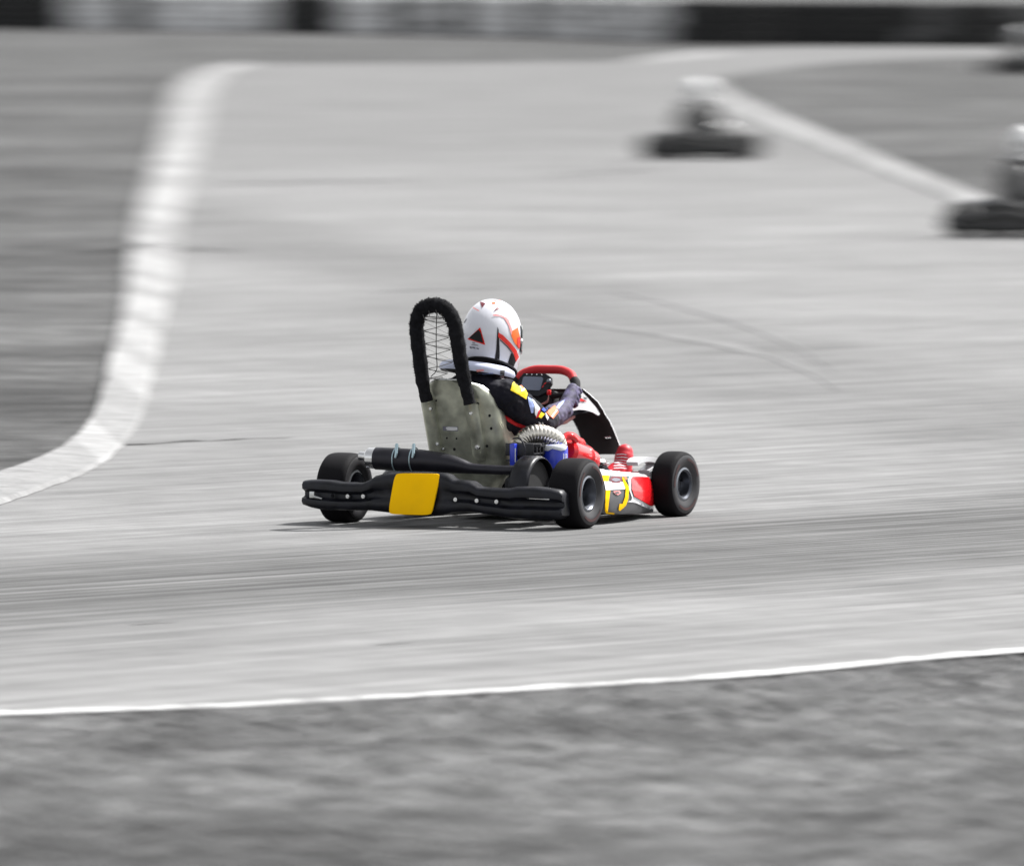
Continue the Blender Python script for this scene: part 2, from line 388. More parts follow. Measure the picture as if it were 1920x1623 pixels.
MARKM = ground_mat('tyre_mark_rubber', .150, .188, 2.0, .1, fine=30, speck=.2)
for k, (pts_, wd_) in enumerate((([(980, 590), (1200, 622), (1380, 652), (1500, 690), (1575, 735)], 1.3), ([(1150, 545), (1330, 590), (1470, 640), (1570, 700)], 1.2))):
    cv = curve(pts_, 20); tm = MB(); n_ = len(cv)
    for i, c in enumerate(cv):
        t = i/(n_-1); hwd = wd_*.5*(math.sin(math.pi*t)**.6+.02)*(.65+.6*noise.noise(Vector((t*9, k*3.1, 5))))
        tm.v += [Vector((c.x, c.y-hwd, .0035+.0006*k)), Vector((c.x, c.y+hwd, .0035+.0006*k))]
    for i in range(n_-1): tm.f.append([2*i, 2*i+2, 2*i+3, 2*i+1]); tm.m.append(0)
    struct(tm.build('tyre_mark', MARKM, smooth=False), label=('faint broad tyre mark curving from beside the helmet', 'faint broad tyre mark curving across the right of the track')[k])

# ------------------------------------------------------------------ grass blades near the camera and at the track edges
GB = ground_mat('grass_blades', .14, .35, 3.4, 0, fine=18, speck=.35, patch=.16)
def blades(name, n, region, label, hmin, hmax, zb=-.012, w=.004):
    rnd = random.Random(hash(name) % 999 if False else len(name)*31); v = []; f = []
    done = 0; tries = 0
    while done < n and tries < n*6:
        tries += 1; p = region(rnd)
        if p is None: continue
        x, y = p; cl = .55*noise.noise(Vector((x*1.1, y*1.1, .3)))+.5*noise.noise(Vector((x*3, y*5, 7)))
        if rnd.random() > .66+cl*.6: continue
        h = (hmin+(hmax-hmin)*rnd.random())*(1+cl*.7); a = rnd.random()*math.tau; lean = (.5+rnd.random()*3.6)*h; la = rnd.gauss(.1, .35)+(math.pi if rnd.random() < .5 else 0)
        dx, dy = math.cos(a)*w*.8, math.sin(a)*w*1.2; tx, ty = x+math.cos(la)*lean, y+math.sin(la)*lean
        o = len(v); v += [(x-dx, y-dy, zb), (x+dx, y+dy, zb), (tx, ty, zb+h)]; f.append((o, o+1, o+2)); done += 1
    me = bpy.data.meshes.new(name); me.from_pydata(v, [], f); me.materials.append(GB); me.update()
    o = bpy.data.objects.new(name, me); col.objects.link(o); struct(o, 'stuff', label); return o
def near_y(x):
    for i in range(len(NEAR)-1):
        a, b = NEAR[i], NEAR[i+1]
        if (a.x-x)*(b.x-x) <= 0 and a.x != b.x: return a.y+(b.y-a.y)*(x-a.x)/(b.x-a.x)
    return NEAR[0].y if x > 0 else NEAR[-1].y
NY = [near_y(-2.4+.01*i) for i in range(481)]
def r_near(r):
    x = r.uniform(-2.3, 2.3); y = r.uniform(23.5, NY[int((x+2.4)*100)]+.03*r.random()); return x, y
blades('grass', 150000, r_near, 'short grey grass in front of the track', .012, .035)

# ------------------------------------------------------------------ karts
MID = {}
def body_mesh(name, caps, extra, voxel, parent, matmap, folds=.0052):
    mb = MB()
    for (a, ra, b, rb, tag) in caps:
        a, b = Vector(a), Vector(b); ax = (b-a)
        if ax.length < 1e-5: mb.add(*ell(a, (ra, ra, ra), 16)); continue
        pts = []; rr = []
        t = ax.normalized()
        for k in range(5): q = math.pi/2*k/5; pts.append(a-t*ra*math.cos(q)); rr.append(max(.001, ra*math.sin(q)))
        for k in range(1, 6): pts.append(a.lerp(b, k/6)); rr.append(ra+(rb-ra)*k/6)
        for k in range(6): q = math.pi/2*k/5; pts.append(b+t*rb*math.sin(q)); rr.append(max(.001, rb*math.cos(q)))
        mb.add(*tube(pts, rr, 16))
    for (c, s, rot, tag) in extra: mb.add(*ell(c, s, 20, rot))
    o = mb.build('tmp', SUIT, None, False)
    md = o.modifiers.new('r', 'REMESH'); md.mode = 'VOXEL'; md.voxel_size = voxel; md.adaptivity = 0
    ms = o.modifiers.new('s', 'SMOOTH'); ms.iterations = 3; ms.factor = .5
    dg = bpy.context.evaluated_depsgraph_get(); me = bpy.data.meshes.new_from_object(o.evaluated_get(dg)); bpy.data.objects.remove(o)
    me.name = name
    n_v = len(me.vertices); co = np.empty(n_v*3, dtype=np.float64); me.vertices.foreach_get('co', co); co = co.reshape(-1, 3)
    best = np.full(n_v, 9.); bt = np.zeros(n_v, dtype=int); names = []
    for (a, ra, b, rb, tag) in caps:
        a_, b_ = np.array(a), np.array(b); ab = b_-a_; q = max(1e-9, ab @ ab); t = np.clip(((co-a_) @ ab)/q, 0, 1)
        d = np.linalg.norm(co-a_-t[:, None]*ab, axis=1)-(ra+(rb-ra)*t); k = d < best; best[k] = d[k]; bt[k] = len(names); names.append(tag)
    vt = [names[i] for i in bt]
    nn_ = np.empty(n_v*3); me.vertices.foreach_get('normal', nn_); nn_ = nn_.reshape(-1, 3)
    for i in range(n_v):
        if vt[i] in ('suit', 'sleeve', 'kneered'):
            p = Vector(co[i]); d = noise.noise(Vector((p.x*30+5, p.y*22, p.z*30)))*1.0+noise.noise(Vector((p.x*70, p.y*50, p.z*70)))*.45
            co[i] += nn_[i]*(d*folds)
    me.vertices.foreach_set('co', co.reshape(-1)); me.update()
    order = list(matmap.keys()); me.materials.clear()
    for k in order: me.materials.append(matmap[k])
    for p in me.polygons:
        p.material_index = order.index(vt[p.vertices[0]]) if vt[p.vertices[0]] in order else 0; p.use_smooth = True
    ob = bpy.data.objects.new(name, me); col.objects.link(ob); ob.parent = parent; return ob

def wheel(kart, x, y, R, W, rimR, side, steer=0):
    def sp(vf):   # steer about the vertical through the hub
        v, f = vf; M = Matrix.Rotation(steer, 3, 'Z'); return [M @ Vector(p) for p in v], f
    hub = MB(); hub.add(*sp(lathe([(.001, side*W*.12), (.02, side*W*.12), (.024, side*W*.05), (.024, -side*W*.45), (.001, -side*W*.45)], (0, 0, 0), 'X', 20)))
    for k in range(3):
        q = k*math.tau/3+.4; hub.add(*sp(bolt(Vector((side*W*.08, math.cos(q)*.034, math.sin(q)*.034)), (side, 0, 0), .005, .012)))
    h = hub.build('wheel', RIM, kart, loc=(x, y, R-.002))
    prof = []; n = 10; sh = W*.34
    hw = W/2
    # outside: bead -> sidewall -> shoulder -> tread -> shoulder -> sidewall -> bead
    left = [(rimR-.004, -hw*.74), (rimR+.006, -hw*.80), (rimR+(R-rimR)*.3, -hw*.97), (rimR+(R-rimR)*.55, -hw*1.0), (rimR+(R-rimR)*.78, -hw*.95), (R*.965, -hw*.82), (R*.988, -hw*.64), (R*.998, -hw*.38), (R, 0)]
    prof = left+[(r, -z) for r, z in left[:-1][::-1]]
    t = MB(); v, f = sp(lathe(prof, (0, 0, 0), 'X', 56)); nn = 56
    for i, fc in enumerate(f): pass
    t.add(v, f); t.m = [1 if (i//nn) in (0, 1, 2, 3, 12, 13, 14, 15) else 0 for i in range(len(f))]
    t.build('tyre', [RUB, RUBSIDE], h, ang=60)
    for q0, q1 in ((.3, 1.5), (2.2, 3.2), (4.1, 5.6)):
        v_ = []
        for k in range(17):
            q = q0+(q1-q0)*k/16
            for r_ in (rimR+(R-rimR)*.46, rimR+(R-rimR)*.60): v_.append(Vector((side*(hw*.995+.0012), r_*math.cos(q), r_*math.sin(q))))
        MB().add(*sp((v_, [[2*k, 2*k+2, 2*k+3, 2*k+1] for k in range(16)]))).build('sidewall_print', REDPRINT, h)
    rm = MB(); lip = rimR
    rp = [(lip-.002, -hw*.74), (lip+.004, -hw*.80), (lip-.004, -hw*.84), (lip-.012, -hw*.72), (lip-.016, -hw*.3), (lip-.022, -hw*.1), (.024, -hw*.02), (.024, hw*.02), (lip-.022, hw*.08), (lip-.016, hw*.3), (lip-.012, hw*.72), (lip-.004, hw*.84), (lip+.004, hw*.80), (lip-.002, hw*.74)]
    v, f = sp(lathe(rp, (0, 0, 0), 'X', 48)); rm.add(v, f); rm.m = [1 if (i//48) in (1, 11) else 0 for i in range(len(f))]
    rm.build('rim', [RIM, RIMLIP], h, ang=40)
    return h

def make_kart(kart):
    R_, F_ = .140, .1325
    TX = .515
    wheel(kart, -TX, 0, R_, .135, .068, -1); wheel(kart, TX, 0, R_, .135, .068, 1)
    wheel(kart, -.50, .955, F_, .105, .064, -1, -.06); wheel(kart, .50, .955, F_, .105, .064, 1, -.06)
    MB().add(*tube([(-.5, 0, R_), (.5, 0, R_)], .0125, 14)).build('rear_axle', CHROME, kart)
    # chassis
    fr = MB()
    for s in (-1, 1):
        fr.add(*tube(cat([(s*.30, -.15, .09), (s*.31, .1, .055), (s*.30, .5, .055), (s*.2, .85, .055), (s*.19, 1.12, .06)], 5), .014, 10))
        fr.add(*tube(cat([(s*.2, .88, .055), (s*.33, .93, .08), (s*.43, .955, .12)], 4), .013, 10))
        fr.add(*tube([(s*.30, 0, .06), (s*.30, 0, .16)], .022, 8))
    for y in (-.13, .18, .62, .95): fr.add(*tube([(-.29 if y < .8 else -.2, y, .085 if y < 0 else .056), (.29 if y < .8 else .2, y, .085 if y < 0 else .056)], .013, 10))
    fr.build('chassis_frame', FRAME, kart)
    MB().add(*box((0, .78, .037), (.42, .76, .005), .001)).build('floor_tray', ENG, kart)
    MB().add(*tube([(-.18, .0, R_), (-.165, .0, R_)], .085, 24)).build('brake_disc', CHROME, kart)
    # rear bumper
    top = [(562, 901), (575, 899.5), (592, 899), (615, 900), (640, 904), (680, 904.5), (694, 898), (702, 892), (728, 886), (760, 883.5), (800, 884), (828, 886), (838, 889), (850, 898), (866, 899.5), (882, 902), (896, 912), (930, 915), (955, 915), (968, 912), (1000, 912), (1030, 916), (1043, 919), (1050, 926)]
    bot = {562: 948, 575: 952, 592: 955, 615: 957, 640: 957, 680: 957, 694: 957, 702: 958, 728: 961, 760: 966, 800: 967, 828: 967, 838: 965, 850: 962, 866: 961, 882: 961, 896: 962, 930: 967, 955: 972, 968: 974, 1000: 975, 1030: 975, 1043: 974, 1050: 968}
    sec = [(.055, .02), (.012, .0), (-.008, .05), (-.016, .16), (-.014, .32), (.004, .40), (.010, .44), (.010, .58), (.004, .63), (-.016, .69), (-.020, .82), (-.010, .95), (.012, 1.), (.055, .98)]
    bp = MB(); nsec = len(sec); xs = []
    for i, (px, py) in enumerate(top):
        a = L(px, py, y=-.22); b = L(px, bot[px], y=-.22); e = (abs(a.x+.02)/.58)**4*.035
        mid_flat = 1.0 if not (728 <= px <= 838) else 0.25
        for dy, t in sec:
            dd = dy if not (.0 < t < 1 and dy > 0 and t > .3 and t < .65) else dy*mid_flat-(1-mid_flat)*.016
            bp.v.append(Vector((a.x, -.22+dd+e, a.z+(b.z-a.z)*t)))
        if i:
            for k in range(nsec): bp.f.append([(i-1)*nsec+k, (i-1)*nsec+(k+1) % nsec, i*nsec+(k+1) % nsec, i*nsec+k]); bp.m.append(0)
    m_ = len(top)-1; bp.f += [list(range(nsec))[::-1], [m_*nsec+k for k in range(nsec)]]; bp.m += [0, 0]
    bumper = bp.build('rear_bumper', BLACKPL, kart, ang=50)
    # yellow number plate, slightly bowed
    pl = MB(); nu, nv = 14, 12
    c4 = [L(738, 887, y=-.245), L(823, 888, y=-.245), L(812, 965, y=-.245), L(731, 963, y=-.245)]
    for side in (0, 1):
        for j in range(nv+1):
            for i in range(nu+1):
                u, v = i/nu, j/nv; cu, cv = u, v
                # rounded corners
                ex = abs(2*u-1); ey = abs(2*v-1); k_ = max(0, (ex**6+ey**6)-1)*.055
                cu = .5+(u-.5)*(1-k_); cv = .5+(v-.5)*(1-k_)
                p = (c4[0].lerp(c4[1], cu)).lerp(c4[3].lerp(c4[2], cu), cv)
                p.y += (-.022+.030*(1-cv)-.006+.010*(ex**3)+.004*ey**4) + side*.008; pl.v.append(p)
    n1 = (nu+1)*(nv+1)
    for j in range(nv):
        for i in range(nu):
            a = j*(nu+1)+i; pl.f.append([a, a+1, a+nu+2, a+nu+1]); pl.f.append([n1+a, n1+a+nu+1, n1+a+nu+2, n1+a+1]); pl.m += [0, 0]
    rim_ = [i for i in range(nu+1)]+[j*(nu+1)+nu for j in range(1, nv+1)]+[nv*(nu+1)+i for i in range(nu-1, -1, -1)]+[j*(nu+1) for j in range(nv-1, 0, -1)]
    for i in range(len(rim_)): a, b = rim_[i], rim_[(i+1) % len(rim_)]; pl.f.append([a, b, b+n1, a+n1]); pl.m.append(0)
    pl.build('number_plate', YELLOW, bumper, ang=60)
    for px, py in ((654, 930), (683, 930), (623, 929), (856, 936), (896, 938), (933, 940)):
        q = L(px, py, y=-.212); b_ = MB(); b_.add(*tube([q, q+Vector((0, -.012, 0))], .0085, 8)); b_.add(*tube([q+Vector((0, -.012, 0)), q+Vector((0, -.018, 0))], .005, 6)); b_.build('bolt', CHROME if px != 623 else BLACKPL, bumper)
    q = L(585, 927, y=-.21); MB().add(*box(q, (.022, .006, .026), .0025)).add(*tube([q+Vector((.01, 0, -.008)), q+Vector((.045, 0, -.015))], [.006, .003], 8)).build('bracket_or_gap', SEATEDGE, bumper)  # pale piece added where the bumper has a hole showing bright ground
    for (p1, p2) in (((978, 928), (990, 934)), ((992, 934), (1030, 936))):
        a, b = L(*p1, y=-.214), L(*p2, y=-.214); MB().add(*tube([a, b], .0022, 6)).build('strut', CHROME, bumper)
    su = MB()
    for x in (-.28, -.2, .2, .28): su.add(*tube([(x, -.18, .11), (x, -.1, .09)], .012, 8))
    su.build('bumper_mount', ENG, kart)
    # silencer
    pts = [L(706, 859, y=-.07), L(740, 861, y=-.07), L(790, 864, y=-.07), L(835, 868, y=-.06), L(862, 873, y=-.055), L(885, 878, y=-.05), L(915, 880, y=-.05), L(945, 881, y=-.05), L(968, 880, y=-.04), L(985, 874, y=.0)]
    ex = MB(); rr = [.045, .046, .046, .040, .031, .021, .019, .0185, .018, .018]
    P = cat(pts, 4); Rr = []
    for i in range(len(rr)-1): Rr += [rr[i]+(rr[i+1]-rr[i])*k/4 for k in range(4)]
    Rr.append(rr[-1]); ex.add(*tube(P, Rr, 24)); exo = ex.build('exhaust_silencer', EXH, kart, ang=50)
    d = (pts[0]-pts[1]).normalized(); a = pts[0]
    MB().add(*tube([a, a+d*.004, a+d*.034, a+d*.040], [.0425, .0425, .041, .036], 24)).build('end_cap', CHROME, exo)
    a2 = L(690, 856, y=-.07); MB().add(*tube([a2, L(674, 854, y=-.075)], [.019, .018], 16, cap=True)).build('tail_pipe', CHROME, exo)
    for px in (745, 777):
        c0 = L(px, 861.5, y=-.07); ring = [c0+Vector((0, math.cos(q)*.049, math.sin(q)*.049)) for q in [i*math.tau/24 for i in range(24)]]
        c_ = MB(); c_.add(*tube(ring, .0026, 6, True)); c_.add(*tube([L(px-2, 836, y=-.08), L(px-1, 833.5, y=-.1), L(px-2, 850, y=-.122), L(px-4, 858, y=-.124)], [.006, .0068, .0065, .004], 10)); c_.build('spring', SPRING, exo)
    MB().add(*tube(cat([L(985, 874, y=.0), (.30, .05, .20), (.27, .14, .22), (.24, .22, .27)], 5), .018, 12)).build('exhaust_pipe', EXH, kart)
    # seat shell
    cx, hw = -.052, .158
    zs = [.575, .565, .55, .525, .50, .45, .40, .35, .30, .25, .21, .17, .14]
    dep = {.575: .004, .565: .012, .55: .035, .525: .05, .50: .07, .45: .10, .40: .135, .35: .19, .30: .26, .25: .30, .21: .32, .17: .33, .14: .33}
    def yb(z): return .062+(.575-z)*.34
    rows = []
    for z in zs:
        hwz = hw-(.02 if z > .56 else 0)-(.05 if z < .2 else 0)*(.2-z)/.06 if z < .2 or z > .56 else hw
        shrink = {.575: .055, .565: .035, .55: .018, .50: .0}.get(z, 0); h_ = hwz-shrink*.9
        row = []; dp = dep[z]; rc = .055
        for side in (-1, 1):
            pr = []
            h_ = hwz-(shrink*.9 if side < 0 else {.575: .105, .565: .088, .55: .058, .525: .03, .50: .012}.get(z, 0))
            pr.append(Vector((cx+side*h_, yb(z)+rc*min(1, dp/rc)+max(0, dp-rc), z-.0)))
            if True:
                pr.append(Vector((cx+side*h_, yb(z)+rc*min(1, dp/rc)+max(0, dp-rc)*.5, z)))
                for k in range(6):
                    q = k/5*math.pi/2; kk = min(1, dp/rc); pr.append(Vector((cx+side*(h_-rc+rc*math.cos(q)), yb(z)+rc*kk*(1-math.sin(q)), z)))
            if side == -1: row = pr
            else: row = row+[Vector((cx-.04, yb(z), z)), Vector((cx+.04, yb(z), z))]+pr[::-1]
        rows.append(row)
    # seat bottom
    zb = .10; rows.append([Vector((cx+(p.x-cx)*.86, p.y+.02 if p.y < .4 else p.y, .105)) for p in rows[-1]])
    st = MB(); n_ = len(rows[0])
    for side in (0, 1):
        for row in rows:
            for p in row:
                c = Vector((cx, .35, p.z)); q = p if side == 0 else p+(c-p).normalized()*.004; st.v.append(q.copy())
    nr = len(rows); off = nr*n_
    for i in range(nr-1):
        for k in range(n_-1):
            a = i*n_+k; st.f.append([a, a+1, a+n_+1, a+n_]); st.f.append([off+a, off+a+n_, off+a+n_+1, off+a+1]); st.m += [0, 0]
    bd = [k for k in range(n_)]+[i*n_+n_-1 for i in range(1, nr)]+[(nr-1)*n_+k for k in range(n_-2, -1, -1)]+[i*n_ for i in range(nr-2, 0, -1)]
    for i in range(len(bd)): a, b = bd[i], bd[(i+1) % len(bd)]; st.f.append([a, b, b+off, a+off]); st.m.append(0)
    st.f.append([off-n_+k for k in range(n_)]); st.m.append(0)
    seat = st.build('seat', SEAT, kart, ang=40)
    edge = [rows[i][-1] for i in range(9)][::-1]+[p for p in rows[0][::-1]]+[rows[i][0] for i in range(9)]
    MB().add(*tube(edge, .0032, 6)).build('seat_edging', SEATEDGE, seat)
    # pressed channels that carry the head hoop
    for (pa, pb) in (((800, 754), (818, 861)), ((881, 757), (899, 864))):
        a = L(*pa, y=.09-.012); b = L(*pb, y=.17-.012); ch = MB(); nseg = 10; kk = 10; w_ = .036
        for i in range(nseg+1):
            c = a.lerp(b, i/nseg); wv = w_*(1 if i < nseg else .7)
            for k in range(kk+1):
                q = math.pi*k/kk; fx = -math.cos(q); prof_ = math.sin(q)**.45
                ch.v.append(c+Vector((fx*wv*.88, -.026*prof_*(1 if i < nseg else .6)+.034*(1-prof_)+.012, 0)))
        for i in range(nseg):
            for k in range(kk): p0 = i*(kk+1)+k; ch.f.append([p0, p0+1, p0+kk+2, p0+kk+1]); ch.m.append(0)
        ch.f += [list(range(kk+1)), [nseg*(kk+1)+k for k in range(kk+1)][::-1]]; ch.m += [0, 0]
        ch.build('channel', SEAT, seat, ang=50)
    for px, py, r in ((808, 766, .008), (884, 774, .009), (821, 832, .008), (896, 838, .012), (832, 841, .006)):
        y0 = .078+(px and 0); zq = L(px, py, y=.1).z; q = L(px, py, y=yb(zq)-.024 if px > 870 or px < 825 else yb(zq)-.002)
        MB().add(*tube([q, q+Vector((0, -.007, 0))], [r, r*.8], 8)).add(*tube([q+Vector((0, -.007, 0)), q+Vector((0, -.012, 0))], r*.45, 6)).build('bolt', CHROME, seat)
    bs = bvh_of(seat)
    for px, py in ((818, 751), (896, 757), (918, 779), (921, 803), (852, 842), (838, 821), (856, 822), (913, 836)):
        decal('hole', bs, [(px+math.cos(q)*(2.6 if py > 825 or px > 890 else 1.8), py+math.sin(q)*(3 if py > 825 or px > 890 else 2)) for q in [i*math.tau/10 for i in range(10)]], MATT, seat, off=.0006, step=3)
    decal('sticker', bs, [(830, 799), (859, 799.5), (859, 808), (831, 807)], TEXTG, seat, off=.0008); decal('sticker', bs, [(836, 801), (841, 799.8), (858, 800.5), (858, 806), (850, 807), (838, 806)], WHITE, seat, off=.0014)
    # padded hoop
    hp = [((800, 752), .045), ((792, 712), .03), ((786, 662), .008), ((781.5, 622), -.012), ((782, 602), -.02), ((788, 584), -.028), ((799, 575), -.032), ((815, 572), -.034), ((831, 576), -.032), ((844, 589), -.027), ((852, 607), -.02), ((857, 635), -.008), ((863, 672), .008), ((871, 715), .03), ((881, 757), .045)]
    P = cat([L(*p, y=y) for p, y in hp], 10); hb = MB(); rr = []
    for i, p in enumerate(P):
        e = min(i, len(P)-1-i)/10; rr.append((.0245 if e < .9 else .0285)+(.001*math.sin(i*.9)))
    v, f = tube(P, rr, 28)
    for i, q in enumerate(v):
        c = P[min(len(P)-1, i//28)]; q += (q-c).normalized()*(noise.noise(q*160)*.0022+noise.noise(q*60)*.0018)
    hb.add(v, f); hoop = hb.build('headrest_hoop', FLEECE, kart, ang=80)
    # short pile on the fleece
    pile = MB(); rp = random.Random(5)
    for _ in range(5200):
        i = rp.randrange(12, len(P)-12); q = rp.random()*math.tau; a = v[i*28+int(q/math.tau*28) % 28]; c = P[i]; d = (a-c).normalized()
        j = Vector((rp.uniform(-1, 1), rp.uniform(-1, 1), rp.uniform(-1, 1)))*.004; t = d.orthogonal()*.0009
        pile.add([a-t, a+t, a+d*rp.uniform(.002, .0048)+j], [[0, 1, 2]])
    pile.build('fleece_pile', FLEECE, hoop, smooth=False)
    # lacing
    def inner(t, s):   # t 0 top .. 1 bottom
        lt = [((797, 592), -.03), ((794, 600), -.02), ((796, 632), -.01), ((799, 660), .005), ((803, 690), .02), ((806, 712), .03)]
        rt = [((838, 592), -.03), ((838, 600), -.02), ((842, 632), -.01), ((846, 660), .005), ((850, 690), .02), ((826, 712), .03)]
        A = lt if s < 0 else rt; k = min(4, int(t*5)); u = t*5-k; p = [A[k][0][j]+(A[k+1][0][j]-A[k][0][j])*u for j in (0, 1)]; return L(p[0], p[1], y=A[k][1]+(A[k+1][1]-A[k][1])*u)
    lc = MB(); m = 6; prev = None
    for i in range(m+1):
        a = inner(i/m*.97, -1); b = inner(min(1, (i+.5)/m)*.97, 1)
        mid1 = a.lerp(b, .5)+Vector((0, 0, -.004)); lc.add(*tube([a, mid1, b], .0017, 5))
        lc.add(*tube([a+Vector((.0, .003, -.004)), b+Vector((0, .002, .005))], .0011, 5))
        if i < m: c = inner((i+1)/m*.97, -1); lc.add(*tube([b, b.lerp(c, .5)+Vector((0, -.002, -.003)), c], .0017, 5))
        if i < m-1: c = inner((i+.3)/m, -1); dd = inner(min(1, (i+1.2)/m), 1); lc.add(*tube([c, dd], .0009, 4))
    for (p1, p2) in (((806, 594), (804, 582)), ((822, 594), (817, 581)), ((832, 600), (827, 588)), ((797, 600), (793, 590))): lc.add(*tube([L(*p1, y=-.03), L(*p2, y=-.055)], .0013, 5))
    lc.build('lacing', STRING, hoop)
    MB().add(*tube(cat([L(819, 584, y=-.035), L(818, 620, y=-.02), L(818, 660, y=.0), L(819, 692, y=.015), L(808, 706, y=.03)], 5), .0018, 6)).build('draw_string', STRINGB, hoop)
    # engine, right of the seat
    en = MB(); en.add(*box((.215, .20, .245), (.10, .17, .15), .008))
    for k in range(7): en.add(*box((.215, .105+k*.03, .30), (.125, .008, .05), .002))
    for k in range(5): en.add(*box((.215, .20, .20+k*.028), (.125, .19, .006), .001))
    en.add(*box((.23, .19, .13), (.16, .2, .12), .015)); en.add(*tube([(.27, .16, .13), (.34, .16, .13)], .06, 20))
    a = L(976, 833, y=.12); b = L(1015, 836, y=.12); en.add(*box((a+b)/2, ((b-a).length, .02, .012), .002))
    eng = en.build('engine', ENG, kart)
    for k in range(6): q = L(978+k*6.5, 842, y=.105); MB().add(*box(q, (.006, .004, .004), .001)).build('terminal', MATT, eng)
    a = L(963, 852, y=.09); MB().add(*box(a, (.022, .03, .088), .004)).build('side_plate', BLUE, eng)
    # blue canister with white wrap
    c = L(1040, 850, y=.26); MB().add(*lathe([(.001, -.062), (.045, -.062), (.053, -.055), (.053, .022), (.050, .032), (.04, .036), (.001, .036)], c, 'Z', 28)).build('canister', BLUE, eng)
    can = bpy.data.objects[col.objects[-1].name]; bc = bvh_of(can)
    decal('label_wrap', bc, [(1018, 836), (1030, 832), (1062, 830), (1064, 836), (1060, 843), (1052, 845), (1036, 841), (1028, 845), (1018, 844)], SWHITE, can)
    decal('label_wrap', bc, [(1032, 829), (1056, 829), (1054, 832), (1035, 834)], SBLUE, can, off=.003)
    for px in (1055.5, 1058.5, 1061.5): decal('label_print', bc, [(px, 850), (px+1.2, 850), (px+1.2, 860), (px, 860)], SWHITE, can)
    # red intake box
    a = L(1063, 845, y=.36); b = L(1092, 855, y=.50); c = L(1109, 866, y=.60)
    ri = MB(); ax = [a, a.lerp(b, .1), a.lerp(b, .9), b, b+(c-b)*.06, b+(c-b)*.14, b+(c-b)*.2, b.lerp(c, .8), c, c+(c-b)*.1]
    ri.add(*tube(ax, [.034, .046, .048, .043, .043, .050, .046, .046, .038, .01], 28)); ri.build('intake_box', RED, eng, ang=30)
    MB().add(*tube(cat([L(1050, 828, y=.3), L(1060, 820, y=.33), L(1072, 818, y=.35), L(1080, 826, y=.38)], 5), .014, 12)).build('intake_horn', RED, eng)
    # bright bellows
    bw = MB(); P = cat([L(975, 838, y=.20), L(983, 822, y=.21), L(1000, 814, y=.23), L(1022, 815, y=.26), L(1042, 824, y=.29), L(1050, 836, y=.31)], 24); rr = []
    for i in range(len(P)): t = i/(len(P)-1); rr.append((.031+.007*math.sin(math.pi*t))*(1+.03*(1-2*abs(math.cos(i*math.pi/7))**5)))
    bw.add(*tube(P, rr, 24)); bw.build('bellows', BELLOW, eng, ang=80)
    MB().add(*tube(cat([L(962, 822, y=.1), L(975, 822, y=.08), L(983, 836, y=.07), L(984, 850, y=.07), L(981, 858, y=.07)], 5), .0032, 6)).build('plug_lead', EXH, eng)
    MB().add(*tube([L(979, 857, y=.06), L(981, 861, y=.06)], .005, 8)).add(*tube([L(984, 858, y=.06), L(985, 862, y=.06)], .005, 8)).build('fitting', CHROME, eng)
    MB().add(*tube([L(966, 840, y=.08), L(966, 866, y=.08)], .0022, 6)).build('wire', SWHITE, eng)
    MB().add(*tube(cat([L(1018, 806, y=.24), L(1016, 795, y=.3), L(1020, 790, y=.36)], 4), .003, 6)).build('breather_hose', MATT, eng)
    # chain guard: a rounded black hood round the sprocket
    cg = MB(); hw_ = .045; n_ = 18
    for px_, rr_ in ((.26, .125), (.275, .137), (.335, .137), (.35, .128)):
        for k in range(n_+1):
            q = math.pi*1.15*k/n_-.25; cg.v.append(Vector((px_, .03+math.cos(q)*rr_, .145+math.sin(q)*rr_)))
    for i in range(3):
        for k in range(n_): p0 = i*(n_+1)+k; cg.f.append([p0, p0+1, p0+n_+2, p0+n_+1]); cg.m.append(0)
    cg.f.append(list(range(n_+1))); cg.m.append(0)
    cgo = cg.build('chain_guard', BLACKPL, kart, ang=50)
    sol = cgo.modifiers.new('t', 'SOLIDIFY'); sol.thickness = .004
    MB().add(*lathe([(.02, -.004), (.1, -.004), (.105, 0), (.1, .004), (.02, .004)], (.30, 0, R_), 'X', 32, True)).build('sprocket', ENG, kart)
    MB().add(*tube([(.322, .03, .145), (.326, .03, .145)], .118, 32)).build('guard_dark_fill', MATT, cgo)  # dark disc added inside, standing in for shade in the guard's hollow
    # steering wheel
    wc = Vector((0, .735, .487)); wn = Vector((0, -.80, .60)).normalized(); wu = Vector((0, .60, .80)).normalized(); wr = Vector((1, 0, 0))
    loop = [(-.145, .02), (-.142, .065), (-.105, .108), (-.06, .126), (0, .128), (.06, .126), (.105, .108), (.142, .065), (.148, .02), (.14, -.04), (.105, -.085), (.05, -.098), (-.05, -.098), (-.105, -.085), (-.14, -.04)]
    P = [wc+wr*a+wu*b for a, b in loop]
    swr = MB(); swr.add(*tube(cat(P, 6, True), .0135, 14, True)); sw = swr.build('steering_wheel', MATT, kart, ang=80)
    tp = cat([wc+wr*a+wu*b for a, b in [(-.128, .08), (-.105, .108), (-.06, .126), (0, .128), (.06, .126), (.105, .108), (.128, .08)]], 6)
    MB().add(*tube(tp, .0175, 14)).build('grip_cover', REDGRIP, sw, ang=80)
    for s in (-1, 1):
        gp_ = cat([wc+wr*a*s+wu*b for a, b in [(.128, .08), (.142, .062), (.148, .02), (.141, -.035), (.122, -.066)]], 6)
        MB().add(*tube(gp_, .019, 14)).build('side_grip', MATT, sw, ang=80)
    spk = MB()
    for a, b in ((-.13, .01), (.13, .01), (0, -.09)): spk.add(*tube([wc-wn*.015, wc+wr*a+wu*b], .011, 8))
    spk.add(*box(wc-wn*.012, (.10, .07, .02), .006, rot=wn.to_track_quat('Z', 'Y').to_matrix()))
    spk.build('spokes', MATT, sw)
